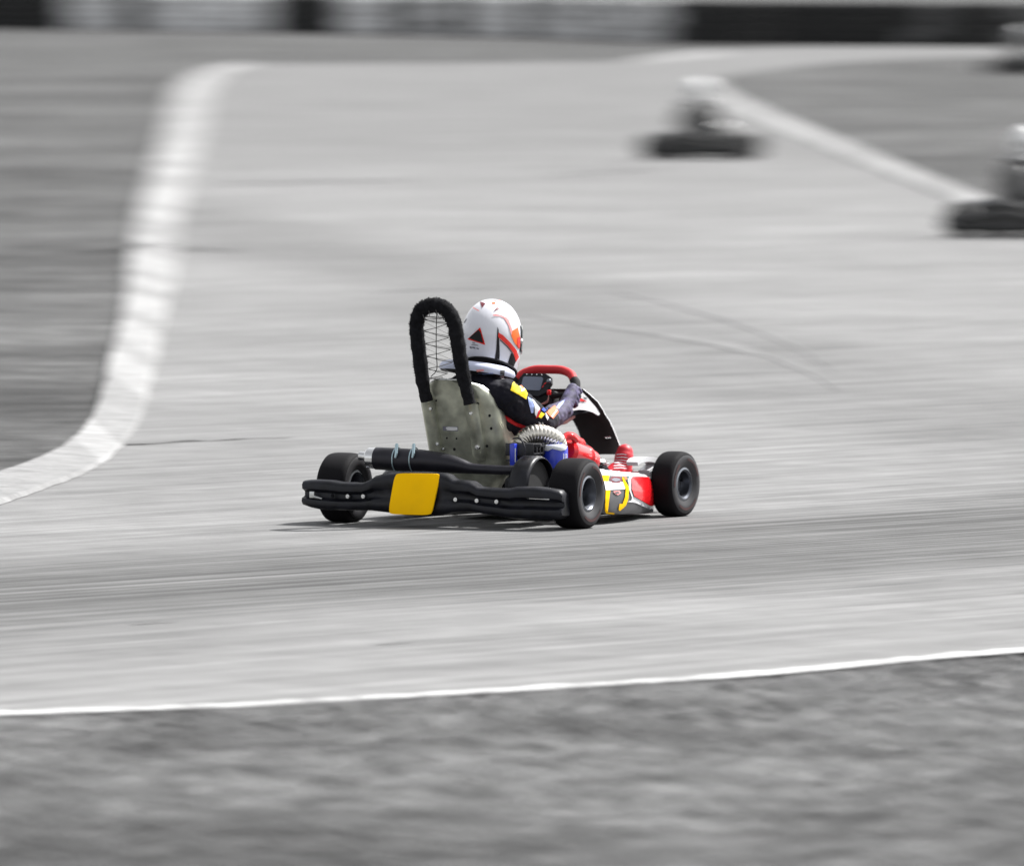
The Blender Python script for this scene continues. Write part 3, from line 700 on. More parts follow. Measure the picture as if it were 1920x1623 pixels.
    rot = wn.to_track_quat('Z', 'Y').to_matrix()
    # steering display
    dc = L(1000, 719, y=.70); dn = Vector((.05, -.93, .36)).normalized(); du = Vector((0, .36, .93)); dr = du.cross(dn).normalized()*-1; du = dn.cross(dr)*1
    if dr.x < 0: dr = -dr
    if du.z < 0: du = -du
    def plate(c, pts, th): return prism([c+dr*a+du*b+dn*th for a, b in pts], [c+dr*a+du*b for a, b in pts])
    hs_ = [(-.07, -.035), (-.066, .02), (-.05, .043), (.045, .045), (.072, .03), (.078, .005), (.06, -.035), (.03, -.052), (-.05, -.05)]
    dbo = MB(); dbo.add(*plate(dc-dn*.018, hs_, .018)); dsp = dbo.build('display', BLACKPL, sw)
    MB().add(*plate(dc+dn*.0005, [(-.052, -.022), (-.048, .024), (-.042, .029), (.034, .029), (.040, .022), (.036, -.024), (.03, -.029), (-.046, -.028)], .002)).build('screen', SCREEN, dsp)
    b_ = MB()
    for k in range(4): b_.add(*ell(dc+dr*(-.035+k*.022)+du*.038+dn*.001, (.0025, .0025, .0025), 8))
    b_.build('indicator', WHITE, dsp)
    b_ = MB()
    for a, bb in ((.046, -.008), (.05, .0), (.043, -.014), (.054, .004)): b_.add(*ell(dc+dr*a+du*bb+dn*.001, (.003, .003, .003), 8))
    b_.add(*box(dc+dr*.075-du*.035, (.016, .012, .022), .004)); b_.build('button', RED, dsp)
    MB().add(*ell(dc+dr*.066+du*.012, (.011, .008, .011), 14)).build('knob', RIMLIP, dsp)
    wv = MB()
    for k in range(3): wv.add(*tube(cat([dc+dr*.076-du*.045, dc+dr*.072-du*(.07+k*.002)-dn*.004*k, dc+dr*(.04)-du*.088-dn*.004*k, dc+dr*.012-du*(.098+.004*k)], 5), .0013, 5))
    wv.build('wiring', LEVER, dsp)
    cm = MB(); cm.add(*tube([wc-wn*.02, Vector((0, .9, .25)), Vector((0, .98, .09))], .0115, 12)); cm.add(*box(wc-wn*.05-wu*.01, (.12, .06, .11), .015)); cm.add(*tube([(-.08, .84, .05), (0, .88, .30), (.08, .84, .05)], .009, 8))
    cm.build('steering_column', MATT, kart)
    # front panel (shell, black inside, white outside)
    secs = [(.495, 985, 1093, .93, .02), (.475, 990, 1104, .95, .03), (.44, 998, 1121, .985, .04), (.405, 1018, 1131, 1.015, .05), (.39, 1060, 1134, 1.03, .05), (.36, 1075, 1143, 1.06, .05), (.32, 1084, 1151, 1.10, .05), (.27, 1091, 1160, 1.14, .05), (.22, 1095, 1168, 1.17, .05)]
    fp = MB(); nk = 14
    for side in (0, 1):
        for (z, p0, p1, y, bl) in secs:
            py = 984-470*z-24*y; a = L(p0, py, y=y); b = L(p1, py, y=y)
            for k in range(nk+1):
                t = k/nk; p = a.lerp(b, t); p.y += bl*(1-(2*t-1)**2)+side*.006; fp.v.append(p)
    ns = len(secs); o_ = ns*(nk+1)
    for i in range(ns-1):
        for k in range(nk):
            a = i*(nk+1)+k; fp.f.append([a, a+1, a+nk+2, a+nk+1]); fp.m.append(0); fp.f.append([o_+a, o_+a+nk+1, o_+a+nk+2, o_+a+1]); fp.m.append(1)
    bd = [k for k in range(nk+1)]+[i*(nk+1)+nk for i in range(1, ns)]+[(ns-1)*(nk+1)+k for k in range(nk-1, -1, -1)]+[i*(nk+1) for i in range(ns-2, 0, -1)]
    for i in range(len(bd)): a, b = bd[i], bd[(i+1) % len(bd)]; fp.f.append([a, b, b+o_, a+o_]); fp.m.append(1)
    fpo = fp.build('front_panel', [MATT, WHITE], kart, ang=50)
    wing = [(1073, 770), (1078, 750), (1079, 737), (1092, 735), (1104, 748), (1117, 763), (1125, 776), (1122, 779), (1112, 773), (1098, 769), (1086, 768)]
    def wx(px): return .125+.02*(px-1073)/50
    A = [L(p[0], p[1], x=wx(p[0])) for p in wing]; W_ = MB(); W_.add(*prism(A, [q+Vector((-.008, 0.004, 0)) for q in A])); wo_ = W_.build('panel_wing', WHITE, fpo, smooth=False)
    bw_ = bvh_of(wo_)
    decal('emblem', bw_, [(1080, 742), (1087, 745), (1094, 749), (1100, 753), (1092, 753), (1083, 752), (1079, 752)], RED, wo_, step=3)
    decal('emblem', bw_, [(1093, 744), (1099, 745), (1101, 748), (1096, 748)], GREYP, wo_, step=3); decal('emblem', bw_, [(1089, 752), (1098, 751), (1094, 754)], DKRED, wo_, step=3)
    A = [L(1046, 789, y=.84), L(1044, 793, y=.84), L(1076, 775, y=.96), L(1100, 771, y=1.0), L(1080, 766, y=.96)]
    MB().add(*prism(A, [q+Vector((.01, .02, -.002)) for q in A])).build('bracket_or_gap', RIM, fpo, smooth=False)
    MB().add(*tube([L(1046, 795, y=.86), L(1060, 790, y=.9), L(1076, 780, y=.95)], [.007, .011, .008], 10)).build('lever', LEVER, fpo)
    # nose
    nz = MB(); nseg = 16
    prof_ = [(-.0, .05), (.0, .12), (-.03, .16), (-.10, .165), (-.10, .155), (-.02, .12), (-.02, .05)]
    for i in range(nseg+1):
        t = -1+2*i/nseg; x = t*.37; yy = 1.32-.13*abs(t)**2.6
        for dy, z in prof_: nz.v.append(Vector((x, yy+dy, z)))
    for i in range(nseg):
        for k in range(len(prof_)): a = i*7+k; b = i*7+(k+1) % 7; nz.f.append([a, b, b+7, a+7]); nz.m.append(0)
    nz.f += [list(range(7)), [nseg*7+k for k in range(7)][::-1]]; nz.m += [0, 0]
    nz.build('nose_cone', [WHITE], kart, ang=40)
    # side pods
    for s in (1, -1):
        outl = [(190, 320), (560, 362), (830, 385), (945, 405), (990, 440), (1040, 505), (1080, 590), (1105, 690), (1117, 800), (1119, 930), (1115, 985), (1080, 1015), (800, 1030), (550, 1042), (300, 1022), (278, 985), (262, 800), (225, 540)]
        def PX(y, z): return .512-.12*max(0, (y-.25)/.54-.35)**2-.03*max(0, (z-.10)/.1)**2
        A = []
        for q in outl:
            px, py = 1100+q[0]/8.348, 840+q[1]/8.348; a = L(px, py, x=.505)
            for _ in range(4): a = L(px, py, x=PX(a.y, a.z))
            A.append(a)
        cen = sum(A, Vector())/len(A); nA = len(A); pod = MB(); rings = []
        for k, (sc_, dx) in enumerate(((1.0, -.14), (1.0, -.03), (.99, -.010), (.965, -.002), (.85, .002), (.7, .004), (.5, .006), (.3, .007), (.12, .0075))):
            rings.append([Vector((PX(cen.y+(p.y-cen.y)*sc_, cen.z+(p.z-cen.z)*sc_)+dx, cen.y+(p.y-cen.y)*sc_, cen.z+(p.z-cen.z)*sc_)) for p in A])
        for rg in rings:
            for p in rg: pod.v.append(Vector((p.x*s, p.y, p.z)))
        for i in range(len(rings)-1):
            for k in range(nA): pod.f.append([i*nA+k, i*nA+(k+1) % nA, (i+1)*nA+(k+1) % nA, (i+1)*nA+k]); pod.m.append(0)
        pod.f.append([(len(rings)-1)*nA+k for k in range(nA)]); pod.m.append(0); pod.f.append([k for k in range(nA)][::-1]); pod.m.append(0)
        po = pod.build('side_pod', [GREYP], kart, ang=45)
        if s == 1: pod_right = po
        ub = MB(); ub.add(*tube([(s*.30, .35, .07), (s*.45, .35, .07), (s*.45, .7, .07), (s*.28, .7, .07)], .009, 8)); ub.build('pod_bar', ENG, kart)
        if s == 1:
            bv = bvh_of(po); O = dict(origin=(1100, 840), scale=8.348)
            D = lambda nm, poly, m, off=.0015: decal(nm, bv, poly, m, po, off=off, step=1.8, **O)
            D('pod_graphic', [(200, 328), (560, 366), (830, 390), (940, 409), (985, 455), (690, 448), (235, 425)], WHITE)
            D('pod_graphic', [(235, 425), (560, 440), (690, 448), (650, 500), (640, 560), (600, 560), (350, 540), (262, 525)], GREYP)
            D('pod_graphic', [(235, 425), (350, 432), (330, 530), (262, 522)], YELLOW, .0025)
            D('pod_graphic', [(265, 520), (560, 530), (610, 590), (590, 645), (290, 660)], WHITE, .0025)
            D('pod_graphic', [(292, 660), (362, 665), (322, 1000), (430, 1013), (430, 1028), (302, 1015), (280, 975)], YELLOW, .0025)
            D('pod_graphic', [(545, 450), (575, 480), (655, 620), (640, 800), (600, 900), (510, 980), (487, 960), (505, 870), (550, 872), (590, 760), (600, 640), (560, 530)], YELLOW, .0035)
            D('pod_emblem', [(350, 500), (380, 450), (470, 440), (520, 460), (545, 510), (500, 545), (400, 545)], DKRED, .0035)
            D('pod_emblem', [(370, 500), (420, 470), (500, 480), (515, 510), (440, 530)], TEXTG, .0045)
            D('pod_emblem', [(550, 440), (600, 450), (625, 490), (590, 500)], ORANGE, .0045)
            D('pod_emblem', [(405, 675), (500, 665), (530, 700), (480, 735), (430, 715)], PINK, .0035); D('pod_emblem', [(420, 690), (480, 680), (500, 705), (450, 715)], GREYP, .0045)
            D('pod_graphic', [(610, 440), (660, 442), (648, 480), (640, 560), (615, 520)], GREEN, .0035)
            D('pod_edge', [(660, 445), (720, 440), (700, 470), (690, 640), (725, 755), (980, 895), (1112, 905), (1115, 985), (1085, 1005), (960, 945), (760, 855), (625, 838), (690, 815), (700, 770), (655, 640), (645, 500)], WHITE, .0025)
            D('pod_graphic', [(700, 452), (980, 460), (1060, 600), (1098, 760), (1108, 895), (980, 893), (730, 755), (690, 640), (688, 480)], RED, .0055)
            for k in range(5): x0 = 830+k*58; y0 = 852+k*30; D('pod_check', [(x0, y0), (x0+26, y0+13), (x0+26, y0+45), (x0, y0+32)], TEXTG, .005)
            lp = [(715, 245), (760, 195), (880, 172), (985, 182), (1040, 235), (1020, 290), (900, 395)]
            LP = []
            for q in lp: LP.append(L(1100+q[0]/8.348, 840+q[1]/8.348, x=.40))
            PP = cat(LP, 6); lp2 = MB(); v_ = []
            for i, p in enumerate(PP):
                a = PP[max(0, i-1)]; b = PP[min(len(PP)-1, i+1)]; t = (b-a).normalized(); nrm = Vector((1, 0, 0)).cross(t).normalized(); ww = .0085+.005*(i/len(PP))
                v_ += [p+nrm*ww+Vector((.025, 0, 0)), p-nrm*ww+Vector((.025, 0, 0)), p-nrm*ww-Vector((.025, 0, 0)), p+nrm*ww-Vector((.025, 0, 0))]
            f_ = []
            for i in range(len(PP)-1):
                for k in range(4): f_.append([i*4+k, i*4+(k+1) % 4, i*4+4+(k+1) % 4, i*4+4+k])
            f_ += [[0, 1, 2, 3], [len(PP)*4-4+k for k in (3, 2, 1, 0)]]; lp2.add(v_, f_); lp2.build('pod_loop', WHITE, po, ang=50)
    pd = MB()
    for s in (-1, 1): pd.add(*tube([(s*.17, 1.16, .05), (s*.17, 1.15, .17)], .006, 8)); pd.add(*tube([(s*.17-.05, 1.15, .17), (s*.17+.05, 1.15, .17)], .007, 8))
    pd.build('pedals', CHROME, kart)
    MB().add(*tube([L(1098, 863, y=.8), L(1120, 869, y=.9), L(1140, 869, y=.98)], .006, 8)).add(*ell(L(1123, 866, y=.85), (.03, .04, .018), 12)).add(*tube([(.19, .9, .09), (.42, .955, .12)], .007, 8)).add(*tube([(-.19, .9, .09), (-.42, .955, .12)], .007, 8)).build('tie_rod', CHROME, kart)
    MB().add(*tube([L(1135, 820, y=1.12), L(1146, 819, y=1.12)], .004, 8)).build('panel_fastener', CHROME, kart)
    return kart

HC = L(922, 630, y=.33)
def make_driver(person):
    cx = -.035
    caps = [((cx-.07, .33, .19), .085, (cx+.07, .33, .19), .085, 'suit'), ((cx, .30, .22), .105, (cx, .255, .38), .10, 'suit'),
            ((cx-.055, .24, .40), .095, (cx+.055, .24, .40), .095, 'suit'), ((cx-.105, .19, .508), .070, (cx+.11, .19, .508), .070, 'suit'), ((cx-.05, .20, .535), .062, (cx+.05, .20, .535), .062, 'suit'),
            ((cx, .22, .52), .06, (cx, .285, .66), .058, 'neck'), ((HC.x, HC.y-.01, HC.z), .088, (HC.x, HC.y+.02, HC.z-.06), .07, 'neck')]
    extra = []
    wc = Vector((0, .735, .487)); wn = Vector((0, -.80, .60)).normalized(); wu = Vector((0, .60, .80)).normalized()
    for s in (1, -1):
        gx = s*.147; gp = wc+Vector((gx, 0, 0))+wu*(-.005)          # grip point on the rim
        sh = Vector((cx+s*.145, .20, .507)); el = Vector((cx+s*.205, .395, .39)); wr_ = Vector((gx+s*.012, gp.y-.105, gp.z-.045))
        caps += [(sh, .070, el, .056, 'suit'), (Vector((cx+s*.085, .27, .40)), .07, Vector((cx+s*.15, .37, .375)), .05, 'suit'), (el, .054, el.lerp(wr_, .35), .048, 'suit'), (el.lerp(wr_, .35), .049, wr_, .038, 'sleeve')]
        # palm behind the rim, fingers closed round it
        palm = gp+wn*.030+Vector((s*.010, -.014, -.004)); caps += [(wr_, .032, palm-wu*.014, .027, 'glove'), (palm-wu*.024, .025, palm+wu*.026, .024, 'glove'), (wr_, .032, palm+wu*.016, .026, 'glove')]
        out = Vector((s, 0, 0))
        for k, (ln, rr) in enumerate(((.92, .0088), (1.0, .0094), (.97, .0094), (.88, .009))):
            base = gp+wu*(-.031+k*.0205); R0 = .0245
            def at(q, r=R0): return base+wn*math.cos(q)*r+out*math.sin(q)*r
            js = [at(.25, .034), at(1.15*ln, .029), at(2.1*ln, .0255), at(3.1*ln, .024)]
            for i in range(3): caps.append((js[i], rr*(1.12-.06*i), js[i+1], rr*(1.05-.07*i), 'glove'))
        caps += [(palm+wu*.0-out*.006, .013, gp+wn*.022-out*.018+wu*.018, .0115, 'glove'), (gp+wn*.022-out*.018+wu*.018, .011, gp+wn*.006-out*.026+wu*.038, .0092, 'glove')]
        # legs
        hip = Vector((cx+s*.075, .36, .185)); kn = Vector((s*.15+(0 if s > 0 else 0), .695, .288)); an = Vector((s*.175, 1.0, .135))
        caps += [(hip, .080, kn, .055, 'suit'), (kn, .053, kn.lerp(an, .4), .053, 'suit'), (kn.lerp(an, .4), .052, an, .038, 'suit'), (kn+Vector((0, .0, .0)), .0565, kn+Vector((0, .03, -.01)), .055, 'kneered')]
        hl = Vector((s*.19, 1.035, .098)); caps += [(an, .037, hl, .035, 'boot'), (hl, .034, Vector((s*.197, 1.085, .15)), .035, 'boot'), (Vector((s*.197, 1.085, .15)), .040, Vector((s*.20, 1.105, .225)), .039, 'boot'), (Vector((s*.20, 1.105, .225)), .038, Vector((s*.20, 1.112, .245)), .034, 'boot'), (an, .040, Vector((s*.19, 1.05, .17)), .038, 'boot')]
    body = body_mesh('body', caps, extra, .0042, person, {'suit': SUIT, 'sleeve': SUITP, 'glove': GLOVE, 'boot': BOOT, 'neck': SKIN, 'kneered': SRED})
    # helmet
    hm = MB(); na, nt_, nl = 72, 22, 14
    ax, ay, az = .117, .139, .1485
    def hp(a, t):
        """a azimuth (0 = front), t 0..1 crown to equator, 1..2 equator to rim"""
        ca, sa = math.cos(a), math.sin(a)
        if t <= 1:
            q = t*math.pi/2; h = math.sin(q)**.92; z = az*math.cos(q)
        else:
            u = t-1; zc = .124+.032*ca; z = -zc*u; h = 1-.14*u*u-.05*u*max(0, -ca)
            h += .07*max(0, ca)**3*math.sin(u*math.pi*.75)
        k = 1+.02*max(0, -ca)**2*math.sin(min(1, max(0, t-.55))*math.pi)
        return Vector((sa*ax*h*k, ca*ay*h*k, z))
    tilt = Matrix.Rotation(math.radians(-6), 3, 'X')
    seq = [i/nt_ for i in range(1, nt_+1)]+[1+i/nl for i in range(1, nl+1)]
    hm.v.append(HC+tilt @ Vector((0, 0, az)))
    for t in seq:
        for k in range(na): hm.v.append(HC+tilt @ hp(math.tau*k/na, t))
    for k in range(na): hm.f.append([0, 1+k, 1+(k+1) % na]); hm.m.append(0)
    for i in range(len(seq)-1):
        for k in range(na):
            a = 1+i*na+k; b = 1+i*na+(k+1) % na; az_ = ((k+.5)/na*360+180) % 360-180
            hm.f.append([a, b, b+na, a+na]); hm.m.append(0)
    base = 1+(len(seq)-1)*na; o = len(hm.v)
    for k in range(na): p = hm.v[base+k]; c = HC+tilt @ Vector((0, 0, -.11)); hm.v.append(p+(c-p).normalized()*.024+Vector((0, 0, .006)))
    for k in range(na): hm.f.append([base+k, base+(k+1) % na, o+(k+1) % na, o+k]); hm.m.append(1)
    for k in range(na): p = hm.v[o+k]; hm.v.append(p+Vector((0, 0, .06)))
    for k in range(na): hm.f.append([o+k, o+(k+1) % na, o+na+(k+1) % na, o+na+k]); hm.m.append(1)
    helmet = hm.build('helmet', [HELM, MATT], person, ang=60)
    bt = MB(); ring = [HC+tilt @ (hp(math.tau*k/na, 2.0)*1.004) for k in range(na)]; bt.add(*tube(ring, .004, 8, True)); bt.build('rim_trim', MATT, helmet)
    # visor
    vz = MB(); nn = 30; rows_ = [.80, .87, .94, 1.0, 1.1, 1.2, 1.32, 1.42]
    for t in rows_:
        for k in range(nn+1): a = math.radians(-78+156*k/nn); p = hp(a, t); vz.v.append(HC+tilt @ (p*1.035+Vector((0, .003, 0))))
    for i in range(len(rows_)-1):
        for k in range(nn): a = i*(nn+1)+k; vz.f.append([a, a+1, a+nn+2, a+nn+1]); vz.m.append(0)
    vo = vz.build('visor', VISOR, helmet, ang=60); vo.modifiers.new('t', 'SOLIDIFY').thickness = .003
    for s in (-1, 1):
        p = HC+tilt @ (hp(s*math.radians(76), 1.12)*1.04); MB().add(*ell(p, (.005, .011, .011), 14)).build('visor_pivot', CHROME, helmet)
    bh = bvh_of(helmet); O = dict(origin=(850, 550), scale=10.82)
    D = lambda nm, poly, m, off=.0012: decal(nm, bh, poly, m, helmet, off=off, step=2.4, **O)
    D('rear_vent', [(288, 928), (545, 690), (650, 1045)], HRED); D('rear_vent', [(318, 905), (512, 735), (560, 800), (612, 1005), (480, 968)], MATT, .0022)
    D('stripe', [(895, 672), (915, 740), (930, 950), (940, 1250), (918, 1480), (828, 1385), (868, 1150), (885, 850)], MATT, .0016)
    D('stripe', [(912, 795), (1000, 845), (1150, 995), (1275, 1150), (1325, 1290), (1265, 1390), (1215, 1210), (1100, 1060), (955, 925), (905, 875)], HRED, .002)
    D('stripe', [(945, 925), (1100, 1070), (1205, 1200), (1195, 1225), (1080, 1085), (940, 950)], GREYP, .0016)
    D('chin_vent', [(1165, 1215), (1200, 1205), (1265, 1375), (1195, 1540), (1105, 1400)], MATT, .0016)
    D('paint_field', [(1185, 765), (1305, 690), (1345, 880), (1345, 1000), (1325, 1130), (1225, 985), (1172, 860)], ORANGE, .0016)
    D('paint_field', [(1290, 900), (1345, 880), (1350, 1050), (1328, 1125), (1285, 1040)], HRED, .0024)
    D('paint_field', [(1060, 480), (1120, 540), (1190, 745), (1172, 850), (1118, 650), (1040, 520)], PINK, .0016)
    D('pinstripe', [(800, 437), (860, 428), (980, 450), (1070, 498), (1060, 530), (960, 467), (805, 454)], PINK, .0016)
    D('vent', [(535, 160), (652, 208), (585, 298)], DKRED); D('vent', [(882, 282), (978, 292), (818, 372)], DKRED); D('paint_field', [(780, 185), (852, 180), (855, 214), (785, 214)], ORANGE)
    D('pinstripe', [(330, 278), (400, 273), (530, 350), (515, 362), (400, 300), (330, 300)], PINK); D('pinstripe', [(250, 410), (310, 308), (352, 300), (330, 325), (270, 400)], GREYP); D('pinstripe', [(180, 640), (268, 508), (272, 530), (192, 655)], GREYP)
    D('paint_field', [(140, 500), (205, 372), (330, 255), (325, 280), (220, 392), (165, 500)], PINK)
    for (x0, x1, y0, y1) in ((385, 440, 985, 1000), (370, 505, 1030, 1045), (335, 375, 1065, 1105), (385, 450, 1075, 1105), (470, 520, 1095, 1120)):
        D('print', [(x0, y0), (x1, y0+18), (x1, y1+18), (x0, y1)], TEXTG)
    D('paint_field', [(835, 100), (960, 115), (1000, 145), (900, 150), (825, 160)], PINK)
    # neck support
    ns_ = MB(); cc = Vector((-.048, .255, .603)); rr_ = []; nr_ = 48; prof_ = [(.030, -.012), (.036, .0), (.030, .016), (.008, .026), (-.020, .020), (-.032, .0), (-.020, -.016)]
    tl = Matrix.Rotation(math.radians(-10), 3, 'X') @ Matrix.Rotation(math.radians(4), 3, 'Y')
    for k in range(nr_):
        a = math.tau*k/nr_; wgt = 1-.35*max(0, math.cos(a))
        for (dr_, dz) in prof_:
            p = Vector((math.sin(a)*(.122+dr_), math.cos(a)*(.105+dr_), dz*wgt*1.05)); ns_.v.append(cc+tl @ p)
    m_ = len(prof_)
    for k in range(nr_):
        for j in range(m_): ns_.f.append([k*m_+j, k*m_+(j+1) % m_, ((k+1) % nr_)*m_+(j+1) % m_, ((k+1) % nr_)*m_+j]); ns_.m.append(0 if j in (0, 1, 2, 3) else 1)
    nk = ns_.build('neck_support', [COLLAR, MATT], person, ang=50)
    bn_ = bvh_of(nk); decal('print', bn_, [(893, 693), (906, 692), (908, 695), (894, 697)], PINK, nk); decal('print', bn_, [(880, 699), (925, 699), (925, 701), (880, 701.5)], SBLUE, nk); decal('strap', bn_, [(938, 694), (946, 694), (945, 708), (937, 708)], GREYP, nk)
    bb = bvh_of(body); O2 = dict(origin=(930, 670), scale=10.667)
    S = lambda nm, poly, m, off=.002: decal(nm, bb, poly, m, body, off=off, step=2.2, **O2)
    S('sleeve_patch', [(370, 445), (430, 465), (560, 595), (625, 720), (600, 840), (450, 745), (290, 660), (320, 540)], SYEL)
    S('sleeve_patch', [(430, 540), (490, 560), (520, 640), (590, 600), (560, 665), (490, 690), (500, 640)], SWHITE, .0035)
    S('sleeve_patch', [(470, 560), (510, 580), (530, 620), (505, 640)], SORG, .0045)
    S('sleeve_patch', [(630, 785), (700, 830), (760, 950), (740, 1110), (700, 1110), (650, 930)], SBLUE)
    S('sleeve_patch', [(700, 830), (740, 850), (870, 1010), (800, 1190), (770, 1130), (760, 960)], SWHITE, .003)
    S('sleeve_patch', [(830, 1080), (880, 1010), (850, 1180), (785, 1215)], SRED, .0035); S('sleeve_patch', [(905, 1045), (960, 980), (1035, 1030), (960, 1090)], SDBLUE)
    S('sleeve_patch', [(835, 1185), (900, 1090), (975, 1130), (900, 1215)], SYEL); S('sleeve_patch', [(1000, 1100), (1170, 960), (1225, 1010), (1240, 1100), (1140, 1225), (1080, 1180)], SORG)
    S('sleeve_patch', [(975, 1105), (990, 1100), (1045, 1200), (1025, 1260), (990, 1200)], SWHITE, .003); S('sleeve_patch', [(1200, 1010), (1250, 930), (1380, 850), (1330, 940), (1240, 1040)], SBLUE, .003)
    S('sleeve_patch', [(1090, 1180), (1200, 1050), (1215, 1070), (1110, 1200)], SWHITE, .004)
    S('sleeve_patch', [(180, 1145), (230, 1175), (420, 1295), (640, 1385), (600, 1430), (380, 1365), (240, 1285), (190, 1215)], SRED)
    S('sleeve_patch', [(840, 1290), (880, 1290), (890, 1340), (860, 1330)], SWHITE, .003); S('sleeve_patch', [(905, 1290), (940, 1300), (945, 1345), (915, 1335)], SWHITE, .003)
    O3 = dict(origin=(1040, 720), scale=9.015)
    for i, (x0, x1, y) in enumerate(((1055, 1215, 1185), (1050, 1240, 1235), (1030, 1240, 1285), (1010, 1230, 1330), (1000, 1200, 1375), (1000, 1210, 1415))):
        decal('boot_lace', bb, [(x0, y), ((x0+x1)/2, y-8), (x1, y+6), (x1, y+14+3*(i % 3)), ((x0+x1)/2, y+5+2*(i % 2)), (x0, y+14)], SWHITE, body, off=.0025, step=2.2, **O3)
    return person

kart = thing('racing_kart', 'black and red racing kart with a yellow rear plate, in focus mid track', 'kart')
make_kart(kart)
driver = thing('person', 'driver in white helmet and navy suit, seated in the kart with yellow plate', 'person')
make_driver(driver)
def place(o, loc, yaw): o.location = loc; o.rotation_euler = (0, 0, yaw)
place(kart, KO, -YAW); place(driver, KO, -YAW)

def copy_tree(o, parent=None, repl=None):
    c = o.copy()
    if o.data is not None and repl is not None:
        c.data = repl(o.data)
    col.objects.link(c); c.parent = parent
    for ch in [q for q in ORIG if q.parent == o]:
        if repl is not None and ch.name.split('.')[0] in ('headrest_hoop', 'number_plate'): continue
        copy_tree(ch, c, repl)
    return c
ORIG = [o for o in col.objects]
cache = {}
BRIGHT = mat('grey_bright_pipe', (.62, .62, .62), .3, .6)
def greyed(me):
    if me.name not in cache:
        d = me.copy()
        for i, m in enumerate(d.materials): d.materials[i] = grey_mat(m)
        cache[me.name] = d
    return cache[me.name]
for (px, py, yaw, klab, dlab) in (
        (1308, 299, -10, 'grey racing kart beside the inside kerb, seen whole up the track', 'driver with pale helmet in the kart beside the inside kerb'),
        (1916, 446, -16, 'grey racing kart at the right edge, cut by the frame below the infield', 'dark suited driver in the kart cut off at the right edge'),
        (1912, 141, -30, 'small grey racing kart farthest away, at the right edge near the barrier', 'driver in the farthest kart near the tyre barrier')):
    g = G(px, py)
    k = copy_tree(kart, None, greyed); place(k, g, math.radians(yaw)); k['label'] = klab; k['group'] = 'karts out of focus'
    d = copy_tree(driver, None, greyed); place(d, g, math.radians(yaw)); d['label'] = dlab; d['group'] = 'drivers out of focus'
    if px > 1930:
        for ch in k.children:
            if ch.name.startswith('exhaust_silencer'): ch.data = ch.data.copy(); ch.data.materials[0] = BRIGHT
    if py < 200:
        k.location.z = .006; d.location.z = .006

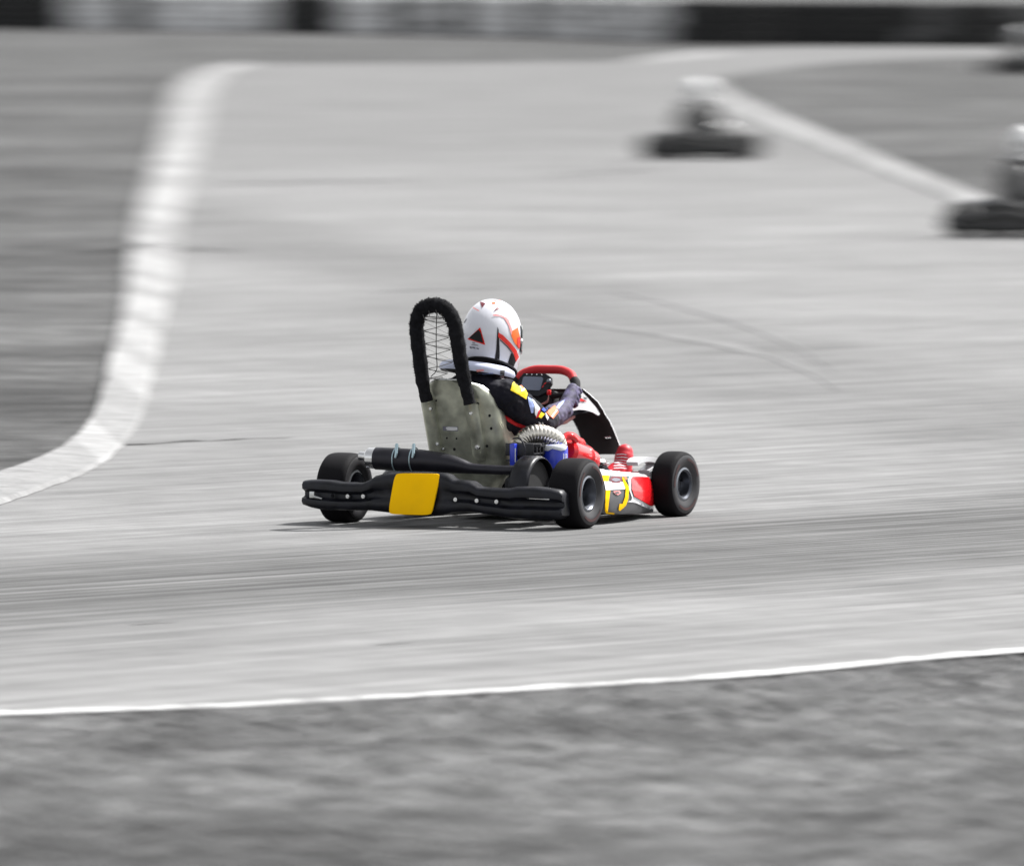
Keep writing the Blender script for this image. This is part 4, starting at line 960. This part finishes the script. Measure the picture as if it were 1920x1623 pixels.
# ------------------------------------------------------------------ tyre barrier
BT = {'dark': mat('barrier_tyre_black', (.03, .03, .03), .8, var=.3, vscale=3), 'light': mat('barrier_tyre_white', (.8, .8, .8), .7, var=.3, vscale=4), 'grey': mat('barrier_tyre_grey', (.13, .13, .13), .75, var=.3, vscale=4), 'pale': mat('barrier_tyre_pale', (.55, .55, .55), .7, var=.3, vscale=4)}
tyre_me = {}
for k, m in BT.items():
    t = MB(); R, W = .30, .2
    pr = [(R*.60, -W*.40), (R*.72, -W*.5), (R*.84, -W*.46), (R*.95, -W*.30), (R, 0), (R*.95, W*.30), (R*.84, W*.46), (R*.72, W*.5), (R*.60, W*.40), (R*.66, 0)]
    t.add(*lathe(pr, (0, 0, 0), 'Z', 20, True)); o = t.build('tyre', m, None); tyre_me[k] = o.data; bpy.data.objects.remove(o)
runs = [(-200, 140, 'dark', 'black tyre stack in the dark run at the left end of the barrier'),
        (140, 238, 'light', 'white painted tyre stack beside the dark run at the left end'),
        (238, 264, 'dark', 'black tyre stack of the narrow pair left of the long white run'),
        (264, 528, 'light', 'white painted tyre stack in the long white run on the left'),
        (528, 640, 'dark', 'black tyre stack in the short dark run right of the long white run'),
        (640, 738, 'light', 'white painted tyre stack just right of the short dark run'),
        (738, 768, 'dark', 'black tyre stack of the narrow pair right of the short white run'),
        (768, 856, 'pale', 'pale grey tyre stack in the short run between two narrow black pairs'),
        (856, 888, 'dark', 'black tyre stack of the narrow pair right of the short pale grey run'),
        (888, 988, 'light', 'white tyre stack in the middle run between two narrow black pairs'),
        (988, 1022, 'dark', 'black tyre stack of the narrow pair left of the wide pale run'),
        (1022, 1278, 'pale', 'pale grey tyre stack in the wide run left of the long black run'),
        (1278, 1706, 'dark', 'black tyre stack in the longest dark run of the barrier'),
        (1706, 1782, 'grey', 'mid grey tyre stack between the two dark runs on the right'),
        (1782, 1888, 'dark', 'black tyre stack in the last dark run on the right'),
        (1888, 2200, 'grey', 'mid grey tyre stack at the right end of the barrier')]
bl = cat([G(-60, 53.5), G(0, 54), G(500, 61), G(1000, 71), G(1280, 81), G(1500, 83.5), G(1780, 86), G(1980, 87.3)], 30)
acc = 0; last = bl[0]; spots = []
for p in bl[1:]:
    seg = (p-last).length; d = (p-last).normalized()
    while acc+seg >= .61: q = last+d*(.61-acc); seg -= (.61-acc); last = q; acc = 0; spots.append(q.copy())
    acc += seg; last = p
PXS = [960+F_PX*(q-CP).x/((q-CP).dot(FWD)) for q in spots]; KD = []
for px in PXS: KD.append(next((i for i, (a, b, k, l) in enumerate(runs) if a <= px < b), 15))
for i, (a, b, k, l) in enumerate(runs):
    if b-a < 45:
        for n_, kd in enumerate(KD):
            if kd == i: KD[n_] = i-1
        for t_ in sorted(range(len(PXS)), key=lambda t: abs(PXS[t]-(a+b)/2))[:2]: KD[t_] = i
for q, kd_ in zip(spots, KD):
    kd, lb = runs[kd_][2], runs[kd_][3]
    s = thing('tyre_stack', lb, 'tyre stack', (q.x, q.y+.3, -.012), random.random()*3, lb.replace('tyre stack', 'tyre stacks', 1))
    for i in range(5):
        kt = kd if random.random() < .72 else {'light': 'pale', 'pale': random.choice(['light', 'grey']), 'dark': 'dark', 'grey': 'dark'}[kd]
        o = bpy.data.objects.new('tyre', tyre_me[kt]); col.objects.link(o); o.parent = s; o.location = (random.uniform(-.012, .012), random.uniform(-.012, .012), .1+i*.2); o.rotation_euler = (0, 0, random.random()*6)
